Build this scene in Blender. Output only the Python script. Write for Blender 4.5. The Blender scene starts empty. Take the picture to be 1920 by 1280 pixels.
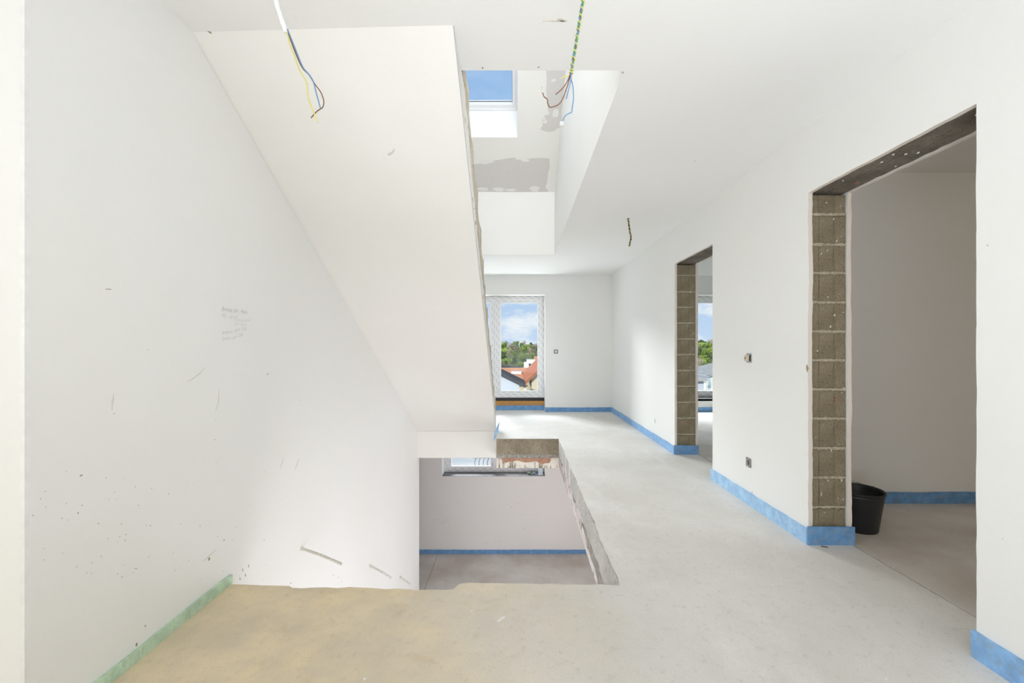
import bpy, bmesh, math, random
from mathutils import Vector, noise as mnoise
R = random.Random(7)
SC = bpy.context.scene
COL = SC.collection
PI = math.pi

# ------------------------------------------------------------------ camera
CAMZ = 1.174
F = 800.0                       # focal length in pixels of the 1920 px wide frame
cam_d = bpy.data.cameras.new('camera')
cam_d.sensor_width = 36; cam_d.lens = 36 * F / 1920
cam_d.shift_x = -9 / 1920; cam_d.shift_y = 12 / 1920
cam_d.clip_end = 2000; cam_d.clip_start = 0.05
cam = bpy.data.objects.new('camera', cam_d)
cam.location = (0, 0, CAMZ); cam.rotation_euler = (PI / 2, 0, 0)
COL.objects.link(cam); SC.camera = cam

# ------------------------------------------------------------------ colour management
SC.view_settings.view_transform = 'Standard'
SC.view_settings.look = 'None'
SC.view_settings.exposure = 0.0
SC.view_settings.gamma = 1.0
SC.view_settings.use_curve_mapping = False
SC.cycles.diffuse_bounces = 8
SC.cycles.max_bounces = 14
SC.cycles.transparent_max_bounces = 16
SC.cycles.use_denoising = True
SC.cycles.sample_clamp_indirect = 6

# ------------------------------------------------------------------ sky
def build_world():
    w = bpy.data.worlds.new('sky'); SC.world = w; w.use_nodes = True
    nt = w.node_tree; nt.nodes.clear()
    N = nt.nodes.new; L = nt.links.new
    out = N('ShaderNodeOutputWorld'); bg = N('ShaderNodeBackground')
    tc = N('ShaderNodeTexCoord')
    sep = N('ShaderNodeSeparateXYZ'); L(tc.outputs['Generated'], sep.inputs[0])
    ramp = N('ShaderNodeValToRGB')
    ramp.color_ramp.elements[0].position = 0.0; ramp.color_ramp.elements[0].color = (0.60, 0.74, 0.93, 1)
    ramp.color_ramp.elements[1].position = 0.75; ramp.color_ramp.elements[1].color = (0.33, 0.53, 0.84, 1)
    e = ramp.color_ramp.elements.new(0.22); e.color = (0.36, 0.56, 0.88, 1)
    L(sep.outputs['Z'], ramp.inputs[0])
    mp = N('ShaderNodeMapping'); mp.inputs['Scale'].default_value = (1.0, 1.0, 2.6)
    mp.inputs['Location'].default_value = (0.30, 0.0, 0.12)
    L(tc.outputs['Generated'], mp.inputs[0])
    nz = N('ShaderNodeTexNoise'); nz.inputs['Scale'].default_value = 9.0
    nz.inputs['Detail'].default_value = 9; nz.inputs['Roughness'].default_value = 0.62
    L(mp.outputs[0], nz.inputs['Vector'])
    cr = N('ShaderNodeValToRGB'); cr.color_ramp.elements[0].position = 0.45; cr.color_ramp.elements[1].position = 0.62
    L(nz.outputs['Fac'], cr.inputs[0])
    mx = N('ShaderNodeMix'); mx.data_type = 'RGBA'
    fade = N('ShaderNodeMapRange'); fade.inputs['From Min'].default_value = .25; fade.inputs['From Max'].default_value = .5
    fade.inputs['To Min'].default_value = 1.0; fade.inputs['To Max'].default_value = .12; L(sep.outputs['Z'], fade.inputs['Value'])
    ml = N('ShaderNodeMath'); ml.operation = 'MULTIPLY'; L(cr.outputs[0], ml.inputs[0]); L(fade.outputs[0], ml.inputs[1])
    L(ml.outputs[0], mx.inputs['Factor']); L(ramp.outputs[0], mx.inputs['A'])
    mx.inputs['B'].default_value = (0.90, 0.93, 0.98, 1)
    L(mx.outputs['Result'], bg.inputs[0]); bg.inputs[1].default_value = 1.0
    L(bg.outputs[0], out.inputs[0])
build_world()

# ------------------------------------------------------------------ sun, daylight and added fill lamps
def sun(energy, az, el, angle=0.6, col=(1, .95, .87)):
    d = bpy.data.lights.new('sun', 'SUN'); d.energy = energy; d.angle = math.radians(angle); d.color = col
    o = bpy.data.objects.new('sun', d)
    v = Vector((math.sin(az) * math.cos(el), math.cos(az) * math.cos(el), math.sin(el)))  # towards the sun
    o.rotation_euler = (-v).to_track_quat('-Z', 'Y').to_euler(); o.location = v * 60
    COL.objects.link(o)
sun(3.6, math.radians(215), math.radians(22))

def area(name, loc, target, sx, sy, power, col=(1, 1, 1), spread=None):
    d = bpy.data.lights.new(name, 'AREA'); d.shape = 'RECTANGLE'; d.size = sx; d.size_y = sy
    d.energy = power; d.color = col
    if spread: d.spread = math.radians(spread)
    o = bpy.data.objects.new(name, d); o.location = loc
    o.rotation_euler = (Vector(target) - Vector(loc)).to_track_quat('-Z', 'Y').to_euler()
    COL.objects.link(o); return o
# daylight of the far windows and unseen windows behind; the fill lamps are added
DAY = (.89, .94, 1.0)
area('daylight_behind', (-1.2, -3.0, 1.3), (-0.6, 3, 1.8), 3.6, 1.8, 18, DAY)
area('fill_behind_side', (-3.5, -1.7, 1.2), (0, -0.4, 2.2), 2.6, 1.7, 56, DAY)  # added fill from the left, brightens the right wall
area('fill_behind_right', (1.70, -0.9, 1.3), (-1.4, -0.3, 1.5), 2.0, 1.7, 22, DAY)  # added fill from the right, brightens the left wall
area('fill_ceiling', (0.3, -0.7, 0.6), (0.6, 1.6, 2.5), 1.2, 1.0, 23, DAY, 120)  # added lamp behind the camera, aimed up to brighten the ceiling
area('fill_attic', (0.1, 1.6, 4.5), (-0.2, 5.6, 3.4), .8, 1.5, 58, DAY)  # added lamp hidden in the attic, brightens the upper stairwell
area('daylight_far_window', (-1.2, 12.5, 4.6), (0.2, 5.0, 0.7), 2.8, 2.0, 130, DAY)
area('daylight_far_window_low', (-3.2, 13.5, 3.6), (1.2, 4.4, 1.0), 2.8, 1.1, 1050, (.93, .96, 1.0))
area('fill_ground_far', (-0.6, 9.0, -0.35), (0.4, 4.4, 2.5), 2.0, .8, 96, (.93, .96, 1.0))  # added lamp below the sill, stands for light off the ground
area('daylight_far_window_room', (3.9, 9.2, 3.5), (3.7, 6.4, 0.2), 2.2, 1.6, 680, DAY)
area('fill_side_room', (4.2, -1.0, 1.5), (3.6, 3, 1.3), 1.0, 1.0, 10.5, (1, .88, .74))  # added fill lamp for the dim side room
area('fill_lower_near', (0.2, 1.7, -1.3), (0.0, 7.8, -2.2), 2.0, 1.2, 44, (.98, .96, .98))  # added lamp hidden under the hall slab, lights the lower far wall
area('fill_lower_right', (2.05, 4.6, -1.5), (-1.4, 4.4, -1.3), 2.6, 1.2, 31, DAY)  # added lamp on the lower right, brightens the left wall below

# ================================================================== helpers
def W(x, y, Y):
    """photograph pixel at depth Y -> room coordinates (metres)"""
    return Vector(((x - 969) / F * Y, Y, CAMZ - (y - 652) / F * Y))
def onfloor(x, y, z=0.0):
    Y = F * (CAMZ - z) / (y - 652)
    return Vector(((x - 969) / F * Y, Y, z))

def new_obj(name, me, mat=None, parent=None, loc=None):
    o = bpy.data.objects.new(name, me)
    if mat is not None:
        for m in (mat if isinstance(mat, (list, tuple)) else [mat]): me.materials.append(m)
    COL.objects.link(o)
    if parent is not None:
        o.parent = parent
        pl = Vector(parent.location)
        if parent.parent is not None: pl = pl + Vector(parent.parent.location)
        o.location = -pl
    return o

def mesh_from(verts, faces, smooth=False, name='m'):
    me = bpy.data.meshes.new(name)
    me.from_pydata([tuple(v) for v in verts], [], faces); me.update()
    bm = bmesh.new(); bm.from_mesh(me)
    bmesh.ops.recalc_face_normals(bm, faces=bm.faces); bm.to_mesh(me); bm.free()
    if smooth:
        for p in me.polygons: p.use_smooth = True
    return me

class MB:
    """collects pieces of ONE mesh"""
    def __init__(s): s.v = []; s.f = []
    def add(s, verts, faces):
        b = len(s.v); s.v += [tuple(v) for v in verts]; s.f += [tuple(i + b for i in f) for f in faces]; return s
    def box(s, x0, x1, y0, y1, z0, z1, shear=None):
        P = [(x0,y0,z0),(x1,y0,z0),(x1,y1,z0),(x0,y1,z0),(x0,y0,z1),(x1,y0,z1),(x1,y1,z1),(x0,y1,z1)]
        if shear: P = [(x, y, z + shear(x, y)) for x, y, z in P]
        return s.add(P, [(0,3,2,1),(4,5,6,7),(0,1,5,4),(1,2,6,5),(2,3,7,6),(3,0,4,7)])
    def prism(s, poly, lo, hi, plane):
        """poly extruded: plane 'xy' along z, 'yz' along x, 'xz' along y; lo/hi numbers or functions of the 2D point"""
        n = len(poly)
        def mk(p, d):
            d = d(p) if callable(d) else d
            return {'xy': (p[0], p[1], d), 'yz': (d, p[0], p[1]), 'xz': (p[0], d, p[1])}[plane]
        V = [mk(p, lo) for p in poly] + [mk(p, hi) for p in poly]
        return s.add(V, [tuple(range(n))[::-1], tuple(range(n, 2*n))] + [(i, (i+1) % n, n+(i+1) % n, n+i) for i in range(n)])
    def tube(s, pts, r, seg=8, cap=True):
        pts = [Vector(p) for p in pts]; n = len(pts)
        rr = r if callable(r) else (lambda t: r)
        up = Vector((0.31, 0.9, 0.2)); V = []; Fc = []
        for i, p in enumerate(pts):
            t = (pts[min(i+1, n-1)] - pts[max(i-1, 0)]).normalized()
            a = t.cross(up)
            if a.length < 1e-4: a = t.cross(Vector((1, 0, 0)))
            a.normalize(); b = t.cross(a).normalized(); up = b.cross(t) if False else up
            q = rr(i / max(1, n-1))
            for k in range(seg):
                c = 2*PI*k/seg; V.append(p + a*math.cos(c)*q + b*math.sin(c)*q)
        for i in range(n-1):
            for k in range(seg):
                Fc.append((i*seg+k, i*seg+(k+1) % seg, (i+1)*seg+(k+1) % seg, (i+1)*seg+k))
        if cap:
            Fc.append(tuple(range(seg))[::-1]); Fc.append(tuple((n-1)*seg+k for k in range(seg)))
        return s.add(V, Fc)
    def lathe(s, prof, c=(0,0,0), seg=32):
        V = []; Fc = []; n = len(prof)
        for (r, z) in prof:
            for k in range(seg):
                a = 2*PI*k/seg; V.append((c[0]+r*math.cos(a), c[1]+r*math.sin(a), c[2]+z))
        for i in range(n-1):
            for k in range(seg):
                Fc.append((i*seg+k, i*seg+(k+1) % seg, (i+1)*seg+(k+1) % seg, (i+1)*seg+k))
        return s.add(V, Fc)
    def obj(s, name, mat, parent=None, smooth=False, kind=None, label=None):
        o = new_obj(name, mesh_from(s.v, s.f, smooth, name), mat, parent)
        if kind: o['kind'] = kind
        if label: o['label'] = label
        return o

def center_origin(o):
    """put the object's origin at the bottom centre of its mesh"""
    vs = [v.co for v in o.data.vertices]
    c = Vector(((min(v.x for v in vs)+max(v.x for v in vs))/2, (min(v.y for v in vs)+max(v.y for v in vs))/2, min(v.z for v in vs)))
    for v in o.data.vertices: v.co -= c
    o.location = Vector(o.location) + c
    return o
def tag(o, label, cat, group=None):
    o['label'] = label; o['category'] = cat
    if group: o['group'] = group
    return o
def thing(name, loc, label, cat, group=None):
    o = bpy.data.objects.new(name, None); COL.objects.link(o); o.location = loc; o.empty_display_size = .1
    return tag(o, label, cat, group)
def struct(o, label=None):
    o['kind'] = 'structure'
    if label: o['label'] = label
    return o
def spline(pts, n=6):
    pts = [Vector(p) for p in pts]; out = []
    for i in range(len(pts)-1):
        p0 = pts[max(i-1, 0)]; p1 = pts[i]; p2 = pts[i+1]; p3 = pts[min(i+2, len(pts)-1)]
        for k in range(n):
            t = k/n
            out.append(0.5*((2*p1) + (p2-p0)*t + (2*p0-5*p1+4*p2-p3)*t*t + (3*p1-p0-3*p2+p3)*t**3))
    out.append(pts[-1]); return out
def jag(p, q, step, amp, rnd=R, ends=True):
    """uneven line from p to q (2D), q left out"""
    p = Vector(p); q = Vector(q); d = q-p; n = max(2, int(d.length/step)); nrm = Vector((-d.y, d.x)).normalized()
    out = []; w = 0.0
    for i in range(n):
        w = .55*w + rnd.uniform(-amp, amp)
        out.append(tuple(p + d*((i + (rnd.uniform(-.3, .3) if 0 < i else 0))/n) + nrm*(w if i else 0)))
    return out

def blob2e(cx, cy, rx, ry, n, rnd):
    return [(cx+math.cos(2*PI*k/n)*rx*(1+rnd.uniform(-.35,.35)), cy+math.sin(2*PI*k/n)*ry*(1+rnd.uniform(-.35,.35))) for k in range(n)]

# ================================================================== materials
MATS = {}
def nodes(name):
    m = bpy.data.materials.new(name); m.use_nodes = True; nt = m.node_tree
    b = nt.nodes['Principled BSDF']; MATS[name] = m
    return m, nt, b
def ncoord(nt):
    return nt.nodes.new('ShaderNodeTexCoord').outputs['Object']
def nnoise(nt, vec, scale, detail=4, rough=.55, mapping=None):
    if mapping:
        mp = nt.nodes.new('ShaderNodeMapping'); mp.inputs['Scale'].default_value = mapping
        nt.links.new(vec, mp.inputs[0]); vec = mp.outputs[0]
    n = nt.nodes.new('ShaderNodeTexNoise'); n.inputs['Scale'].default_value = scale
    n.inputs['Detail'].default_value = detail; n.inputs['Roughness'].default_value = rough
    nt.links.new(vec, n.inputs['Vector']); return n.outputs['Fac']
def nramp(nt, fac, stops):
    r = nt.nodes.new('ShaderNodeValToRGB'); els = r.color_ramp.elements
    while len(els) < len(stops): els.new(.5)
    for e, (p, c) in zip(els, stops):
        e.position = p; e.color = (c, c, c, 1) if isinstance(c, (int, float)) else (*c, 1)
    nt.links.new(fac, r.inputs[0]); return r.outputs[0]
def nmix(nt, fac, a, b):
    x = nt.nodes.new('ShaderNodeMix'); x.data_type = 'RGBA'
    for v, k in ((fac, 'Factor'), (a, 'A'), (b, 'B')):
        if isinstance(v, (int, float)): x.inputs[k].default_value = v
        elif isinstance(v, tuple): x.inputs[k].default_value = (*v, 1)
        else: nt.links.new(v, x.inputs[k])
    return x.outputs['Result']
def nmath(nt, op, a, b=None, c=None):
    x = nt.nodes.new('ShaderNodeMath'); x.operation = op
    for i, v in enumerate((a, b, c)):
        if v is None: continue
        if isinstance(v, (int, float)): x.inputs[i].default_value = v
        else: nt.links.new(v, x.inputs[i])
    return x.outputs[0]
def nbump(nt, b, h, strength, dist=.01):
    bp = nt.nodes.new('ShaderNodeBump'); bp.inputs['Strength'].default_value = strength; bp.inputs['Distance'].default_value = dist
    nt.links.new(h, bp.inputs['Height']); nt.links.new(bp.outputs[0], b.inputs['Normal'])
def setp(b, rough=.8, spec=.3, metal=0):
    b.inputs['Roughness'].default_value = rough; b.inputs['Specular IOR Level'].default_value = spec; b.inputs['Metallic'].default_value = metal

def plaster(name, col, specks=0.0, low=None, warm=(.985, .978, .96)):
    m, nt, b = nodes(name); co = ncoord(nt)
    big = nnoise(nt, co, 0.9, 3)
    c = nmix(nt, nramp(nt, big, [(.35, 0.0), (.7, 1.0)]), col, tuple(x*y for x, y in zip(col, warm)))
    fine = nnoise(nt, co, 38, 5, .6)
    c = nmix(nt, nramp(nt, fine, [(.3, .10), (.7, 0.0)]), c, tuple(x*.9 for x in col))
    if specks:
        v = nt.nodes.new('ShaderNodeTexVoronoi'); v.inputs['Scale'].default_value = 11; nt.links.new(co, v.inputs['Vector'])
        sc = nt.nodes.new('ShaderNodeSeparateColor'); nt.links.new(v.outputs['Color'], sc.inputs[0])
        size = nmath(nt, 'MULTIPLY', sc.outputs['Green'], .04)
        dot = nmath(nt, 'LESS_THAN', v.outputs['Distance'], size)
        pick = nmath(nt, 'LESS_THAN', sc.outputs['Red'], specks)
        if low is not None:
            sep = nt.nodes.new('ShaderNodeSeparateXYZ'); nt.links.new(co, sep.inputs[0])
            mr = nt.nodes.new('ShaderNodeMapRange'); mr.inputs['From Min'].default_value = low[0]; mr.inputs['From Max'].default_value = low[1]
            mr.inputs['To Min'].default_value = specks; mr.inputs['To Max'].default_value = specks*.12
            nt.links.new(sep.outputs['Z'], mr.inputs['Value'])
            pick = nmath(nt, 'LESS_THAN', sc.outputs['Red'], mr.outputs[0])
        c = nmix(nt, nmath(nt, 'MULTIPLY', nmath(nt, 'MULTIPLY', dot, pick), .75), c, (.22, .16, .10))
    nt.links.new(c, b.inputs['Base Color']); setp(b, .85, .2)
    nbump(nt, b, nnoise(nt, co, 120, 3), .06, .004)
    return m
PLW = plaster('white_plaster', (.86, .86, .85), .10)
PLL = plaster('white_plaster_splashed', (.86, .86, .85), .30, (-.9, .9))
PLC = plaster('ceiling_plaster', (.86, .86, .855), .03)
PLS = plaster('stair_plaster', (.85, .84, .815), .04)
PLE = plaster('plaster_broken_edge', (.80, .74, .68), .1)
PLB = plaster('lower_room_plaster', (.86, .84, .83), .3, (-2.4, -1.2))

def concrete(name, dark, light, scale=3, bump=.25, bscale=60, rough=.9):
    m, nt, b = nodes(name); co = ncoord(nt)
    a = nnoise(nt, co, scale, 6, .6); c = nmix(nt, nramp(nt, a, [(.3, 0.), (.7, 1.)]), dark, light)
    s = nnoise(nt, co, bscale, 4, .7)
    c = nmix(nt, nramp(nt, s, [(.34, .55), (.5, 0.)]), c, tuple(x*.45 for x in dark))
    c = nmix(nt, nramp(nt, s, [(.6, 0.), (.75, .35)]), c, tuple(min(1, x*1.5) for x in light))
    nt.links.new(c, b.inputs['Base Color']); setp(b, rough, .2)
    nbump(nt, b, s, bump, .02)
    return m
BLOCK = concrete('pumice_block', (.25, .205, .13), (.44, .38, .27), 5, .7, 110)
MORTAR = concrete('mortar', (.44, .38, .28), (.62, .56, .44), 9, .4, 90)
LINTEL = concrete('lintel_concrete', (.19, .165, .135), (.36, .32, .27), 6, .9, 90)
ROUGHM = concrete('rough_mortar', (.24, .20, .14), (.40, .35, .26), 5, .8, 60)
SIDE = concrete('screed_side', (.44, .425, .40), (.60, .58, .56), 4, .3, 45)
RAWSTAIR = concrete('raw_step_concrete', (.52, .44, .34), (.76, .68, .57), 7, .6, 50)
GRAVELLY = concrete('aggregate', (.25, .23, .20), (.60, .57, .52), 28, .9, 90)

def floor_mat(name, lower=False):
    m, nt, b = nodes(name); co = ncoord(nt)
    a = nnoise(nt, co, 1.1, 6, .6)
    base = nmix(nt, nramp(nt, a, [(.35, 0.), (.68, 1.)]), (.66, .635, .595), (.78, .76, .73))
    st = nnoise(nt, co, 2.2, 7, .7, (1.0, .45, 1))
    base = nmix(nt, nramp(nt, st, [(.52, 0.), (.7, .6)]), base, (.82, .81, .80))
    if not lower:
        # sandy stain left of the stair opening
        sep = nt.nodes.new('ShaderNodeSeparateXYZ'); nt.links.new(co, sep.inputs[0])
        warp = nmath(nt, 'MULTIPLY', nmath(nt, 'SUBTRACT', nnoise(nt, co, 2.0, 5), .5), 1.1)
        xx = nmath(nt, 'ADD', sep.outputs['X'], warp)
        mr = nt.nodes.new('ShaderNodeMapRange'); mr.inputs['From Min'].default_value = -.75; mr.inputs['From Max'].default_value = .5
        mr.inputs['To Min'].default_value = 1; mr.inputs['To Max'].default_value = 0; nt.links.new(xx, mr.inputs['Value'])
        my = nt.nodes.new('ShaderNodeMapRange'); my.inputs['From Min'].default_value = 2.6; my.inputs['From Max'].default_value = 2.3
        nt.links.new(sep.outputs['Y'], my.inputs['Value'])
        msk = nmath(nt, 'MULTIPLY', mr.outputs[0], my.outputs[0])
        sand = nmix(nt, nramp(nt, nnoise(nt, co, 3.2, 6, .65), [(.38, 0.), (.66, 1.)]), (.62, .52, .36), (.80, .65, .40))
        base = nmix(nt, nmath(nt, 'MULTIPLY', msk, .85), base, sand)
        rust = nramp(nt, nnoise(nt, co, 7, 6, .72), [(.58, 0.), (.72, .6)])
        base = nmix(nt, nmath(nt, 'MULTIPLY', rust, nmath(nt, 'ADD', nmath(nt, 'MULTIPLY', msk, .8), .12)), base, (.58, .42, .19))
    else:
        base = nmix(nt, nramp(nt, nnoise(nt, co, 1.6, 5), [(.4, 0.), (.65, .6)]), base, (.50, .43, .36))
    dirt = nnoise(nt, co, 26, 5, .75)
    base = nmix(nt, nramp(nt, dirt, [(.56, 0.), (.72, .5)]), base, (.46, .40, .33))
    grit = nnoise(nt, co, 160, 3, .6)
    base = nmix(nt, nramp(nt, grit, [(.3, .22), (.5, 0.)]), base, (.36, .33, .29))
    v = nt.nodes.new('ShaderNodeTexVoronoi'); v.inputs['Scale'].default_value = 9; nt.links.new(co, v.inputs['Vector'])
    sc = nt.nodes.new('ShaderNodeSeparateColor'); nt.links.new(v.outputs['Color'], sc.inputs[0])
    dot = nmath(nt, 'LESS_THAN', v.outputs['Distance'], nmath(nt, 'MULTIPLY', sc.outputs['Green'], .045))
    base = nmix(nt, nmath(nt, 'MULTIPLY', dot, nmath(nt, 'LESS_THAN', sc.outputs['Red'], .3)), base, (.88, .87, .85))
    nt.links.new(base, b.inputs['Base Color']); setp(b, .75, .3)
    nbump(nt, b, grit, .12, .006)
    return m
FLOOR = floor_mat('screed_floor'); FLOORL = floor_mat('lower_screed_floor', True)

def foam(name, col, dirty):
    m, nt, b = nodes(name); co = ncoord(nt)
    n = nnoise(nt, co, 14, 6, .7)
    c = nmix(nt, nramp(nt, n, [(.42, 0.), (.72, .75)]), col, tuple(min(1, x*1.5+.04) for x in col))
    d = nnoise(nt, co, 30, 5, .75)
    sep = nt.nodes.new('ShaderNodeSeparateXYZ'); nt.links.new(co, sep.inputs[0])
    c = nmix(nt, nramp(nt, d, [(.50, 0.), (.66, dirty)]), c, (.34, .31, .25))
    nt.links.new(c, b.inputs['Base Color']); setp(b, .6, .35)
    nbump(nt, b, n, .2, .004)
    return m
BLUE = foam('blue_foam', (.13, .30, .56), .55)
BLUEM = foam('mid_blue_foam', (.22, .41, .70), .45)
BLUEL = foam('pale_blue_foam', (.33, .52, .78), .1)
GREEN = foam('green_foam', (.45, .60, .45), .3)

def plain(name, col, rough=.5, spec=.4, metal=0, var=.08, bump=0, scale=30):
    m, nt, b = nodes(name); co = ncoord(nt)
    n = nnoise(nt, co, scale, 4)
    c = nmix(nt, nramp(nt, n, [(.3, 0.), (.7, 1.)]), col, tuple(x*(1-var) for x in col))
    nt.links.new(c, b.inputs['Base Color']); setp(b, rough, spec, metal)
    if bump: nbump(nt, b, n, bump, .005)
    return m
UPVC = plain('white_upvc', (.86, .86, .87), .35, .4, 0, .02)
RUBBER = plain('black_rubber', (.035, .03, .03), .6)
BOARD = plain('orange_board', (.56, .28, .09), .6, .3, 0, .2)
GREYT0 = plain('light_grey_metal', (.52,.53,.55), .5)
STEEL = plain('galvanised_steel', (.55, .55, .57), .35, .5, .8, .2)
ZINC = plain('dull_zinc', (.40, .40, .42), .45, .5, .5, .3)
CREAMP = plain('cream_plastic', (.66, .56, .40), .45)
DARKP = plain('dark_plastic', (.035, .033, .032), .45)
GREYP = plain('dark_grey_plastic', (.16, .16, .165), .4)
WHITEP = plain('white_plastic', (.88, .88, .88), .4)
CLEARP = plain('cloudy_connector', (.62, .62, .60), .3)
BLUEW = plain('blue_wire', (.14, .28, .50), .4)
BROWNW = plain('brown_wire', (.20, .09, .05), .4)
YELLOWW = plain('yellow_green_wire', (.72, .66, .16), .4)
GREENW = plain('green_wire', (.10, .34, .16), .4)
BLACKW = plain('black_wire', (.05, .035, .03), .5)
COPPER = plain('copper', (.72, .42, .26), .35, .5, .9)
BUCKETM = plain('black_bucket', (.018, .018, .022), .42, .5, 0, .25, .1, 12)
SLURRY = concrete('dried_slurry', (.010, .009, .008), (.04, .032, .026), 20, .8, 120)
PINM = concrete('plaster_splashed_pin', (.62, .58, .52), (.80, .77, .71), 40, .4, 120)
GREYB = plain('bare_plasterboard', (.68, .655, .635), .85, .2, 0, .04)
FILLER = plain('filler_dab', (.83, .82, .80), .85, .2, 0, .04)
PENCIL = plain('pencil', (.40, .39, .37), .8, .2)
SCUFF = plain('scuff_brown', (.42, .34, .24), .9, .1, 0, .4)
STAINM = plain('ochre_stain', (.78, .73, .65), .9, .1, 0, .25)
SMEAR = plain('grey_smear', (.70, .67, .62), .9, .1, 0, .3)
TERRA = concrete('terracotta', (.36, .20, .13), (.50, .31, .22), 12, .4, 50)
REDM = plain('red_chalk', (.52, .25, .20), .8, .2, 0, .4)
SILL = concrete('dusty_stone_sill', (.10, .095, .10), (.26, .25, .25), 6, .3, 70, .5)

def glass(name, tint=(1, 1, 1), refl=.05):
    m, nt, b = nodes(name); nt.nodes.remove(b)
    o = nt.nodes['Material Output']
    t = nt.nodes.new('ShaderNodeBsdfTransparent'); t.inputs[0].default_value = (*tint, 1)
    g = nt.nodes.new('ShaderNodeBsdfGlossy'); g.inputs['Roughness'].default_value = .03
    mx = nt.nodes.new('ShaderNodeMixShader'); mx.inputs[0].default_value = refl
    nt.links.new(t.outputs[0], mx.inputs[1]); nt.links.new(g.outputs[0], mx.inputs[2]); nt.links.new(mx.outputs[0], o.inputs[0])
    return m
GLASS = glass('window_glass', (.97, .985, .98), .005)
WRAP = glass('clear_plastic', (.80, .86, .90), .25)

def film(name, along):
    """white profile under protective film printed with short lines of small grey lettering"""
    m, nt, b = nodes(name); co = ncoord(nt)
    sep = nt.nodes.new('ShaderNodeSeparateXYZ'); nt.links.new(co, sep.inputs[0])
    u, v = (sep.outputs['X'], sep.outputs['Z']) if along == 'x' else (sep.outputs['Z'], sep.outputs['X'])
    vv = nmath(nt, 'DIVIDE', v, .040); row = nmath(nt, 'FLOOR', vv); fr = nmath(nt, 'FRACT', vv)
    uu = nmath(nt, 'ADD', nmath(nt, 'DIVIDE', u, .14), nmath(nt, 'MULTIPLY', row, .37)); fu = nmath(nt, 'FRACT', uu)
    inrow = nmath(nt, 'LESS_THAN', nmath(nt, 'ABSOLUTE', nmath(nt, 'SUBTRACT', fr, .5)), .15)
    dash = nmath(nt, 'LESS_THAN', fu, .52)
    cb = nt.nodes.new('ShaderNodeCombineXYZ'); nt.links.new(u, cb.inputs[0]); nt.links.new(v, cb.inputs[1])
    lett = nramp(nt, nnoise(nt, cb.outputs[0], 180, 2), [(.4, .55), (.6, 1.)])
    k = nmath(nt, 'MULTIPLY', nmath(nt, 'MULTIPLY', inrow, dash), lett)
    c = nmix(nt, nmath(nt, 'MULTIPLY', k, .6), (.82, .82, .83), (.30, .30, .34))
    nt.links.new(c, b.inputs['Base Color']); setp(b, .35, .4)
    return m
FILMX = film('printed_film_horizontal', 'x'); FILMZ = film('printed_film_vertical', 'z')

def drips(name):
    """whitish plaster with dark vertical gaps"""
    m, nt, b = nodes(name); co = ncoord(nt)
    s = nnoise(nt, co, 30, 4, .6, (1, 1, .06))
    z = nnoise(nt, co, 6, 4, .6)
    k = nmath(nt, 'MULTIPLY', nramp(nt, s, [(.50, 0.), (.56, 1.)]), nramp(nt, z, [(.42, 0.), (.56, 1.)]))
    c = nmix(nt, k, (.70, .66, .59), (.22, .18, .13))
    nt.links.new(c, b.inputs['Base Color']); setp(b, .9, .2); nbump(nt, b, k, .4, .01)
    return m
DRIPS = drips('dripped_plaster')
def pinky(name):
    m, nt, b = nodes(name); co = ncoord(nt)
    a = nnoise(nt, co, 5, 5, .65, (1, .5, 1.6)); c = nmix(nt, nramp(nt, a, [(.42, 0.), (.56, 1.)]), (.70, .69, .67), (.66, .57, .59))
    d = nnoise(nt, co, 17, 6, .7, (1, .6, .5)); dk = nramp(nt, d, [(.52, 0.), (.62, .85)])
    c = nmix(nt, dk, c, (.20, .18, .15))
    nt.links.new(c, b.inputs['Base Color']); setp(b, .9, .2); nbump(nt, b, d, .5, .02)
    return m
PINKY = pinky('pink_smeared_slab_edge')

# ================================================================== main dimensions (metres; x right, y away, z up)
XR, XRO = 1.743, 2.0          # right wall: hall face and room face
XL = -1.435                   # left wall face
H = 2.5
YF, YW = 7.83, 8.05           # far wall face, window plane
ZL = -2.594                   # lower floor
D1, D2 = (1.618, 2.55), (3.80, 4.71)
DH = 2.1

# ------------------------------------------------------------------ floor
near_edge_px = [(1162,1097),(1140,1096),(1122,1095),(1100,1096),(1082,1094.5),(1060,1096),(1040,1093.5),(1012,1095),(985,1093),(958,1094),
                (930,1092.5),(905,1093),(880,1092),(862,1094),(856,1099),(850,1105),(832,1105.5),(806,1105),(785,1106),(770,1104.5),(748,1103),
                (722,1104),(700,1102),(676,1101),(655,1100),(632,1102),(610,1100.5),(590,1101),(566,1102.5),(547,1101.5),(543,1098),(520,1097.5),(490,1097),(462,1095.5),(436,1095)]
edge = [tuple(onfloor(*p)[:2]) for p in near_edge_px]
right_edge = jag((.545, 5.52), edge[0], .07, .006)
outline = [(-3.6,-3.3),(XRO-.002,-3.3),(XRO-.002,YF),(.519,YF),(.519,YW+.03),(-1.37,YW+.03),(-1.37,YF),(XL-.05,YF),(XL-.05,6.25),(-.27,6.25),(-.27,5.52)] \
          + right_edge + edge + [(XL,edge[-1][1]),(XL,1.245),(-3.6,1.245)]
fl = struct(MB().prism(outline, -.20, 0.0, 'xy').obj('floor', FLOOR), 'grey screed floor of the upper hall with a sandy stain before the stair opening')
# structural slab under the screed
slab_out = [(-5.4,-3.3),(2.5,-3.3),(2.5,YF),(-5.4,YF),(-5.4,6.26),(-.262,6.26),(-.262,5.526),(.553,5.526),(.515,2.04),(-1.6,2.04),(-5.4,2.04)]
MB().prism(slab_out, -.378, -.2005, 'xy').box(-5.4, XL-.02, 2.04, 6.26, -.378, -.2005).obj('slab', PINKY, fl, label='concrete slab edge smeared pink and white with exposed aggregate')
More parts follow.
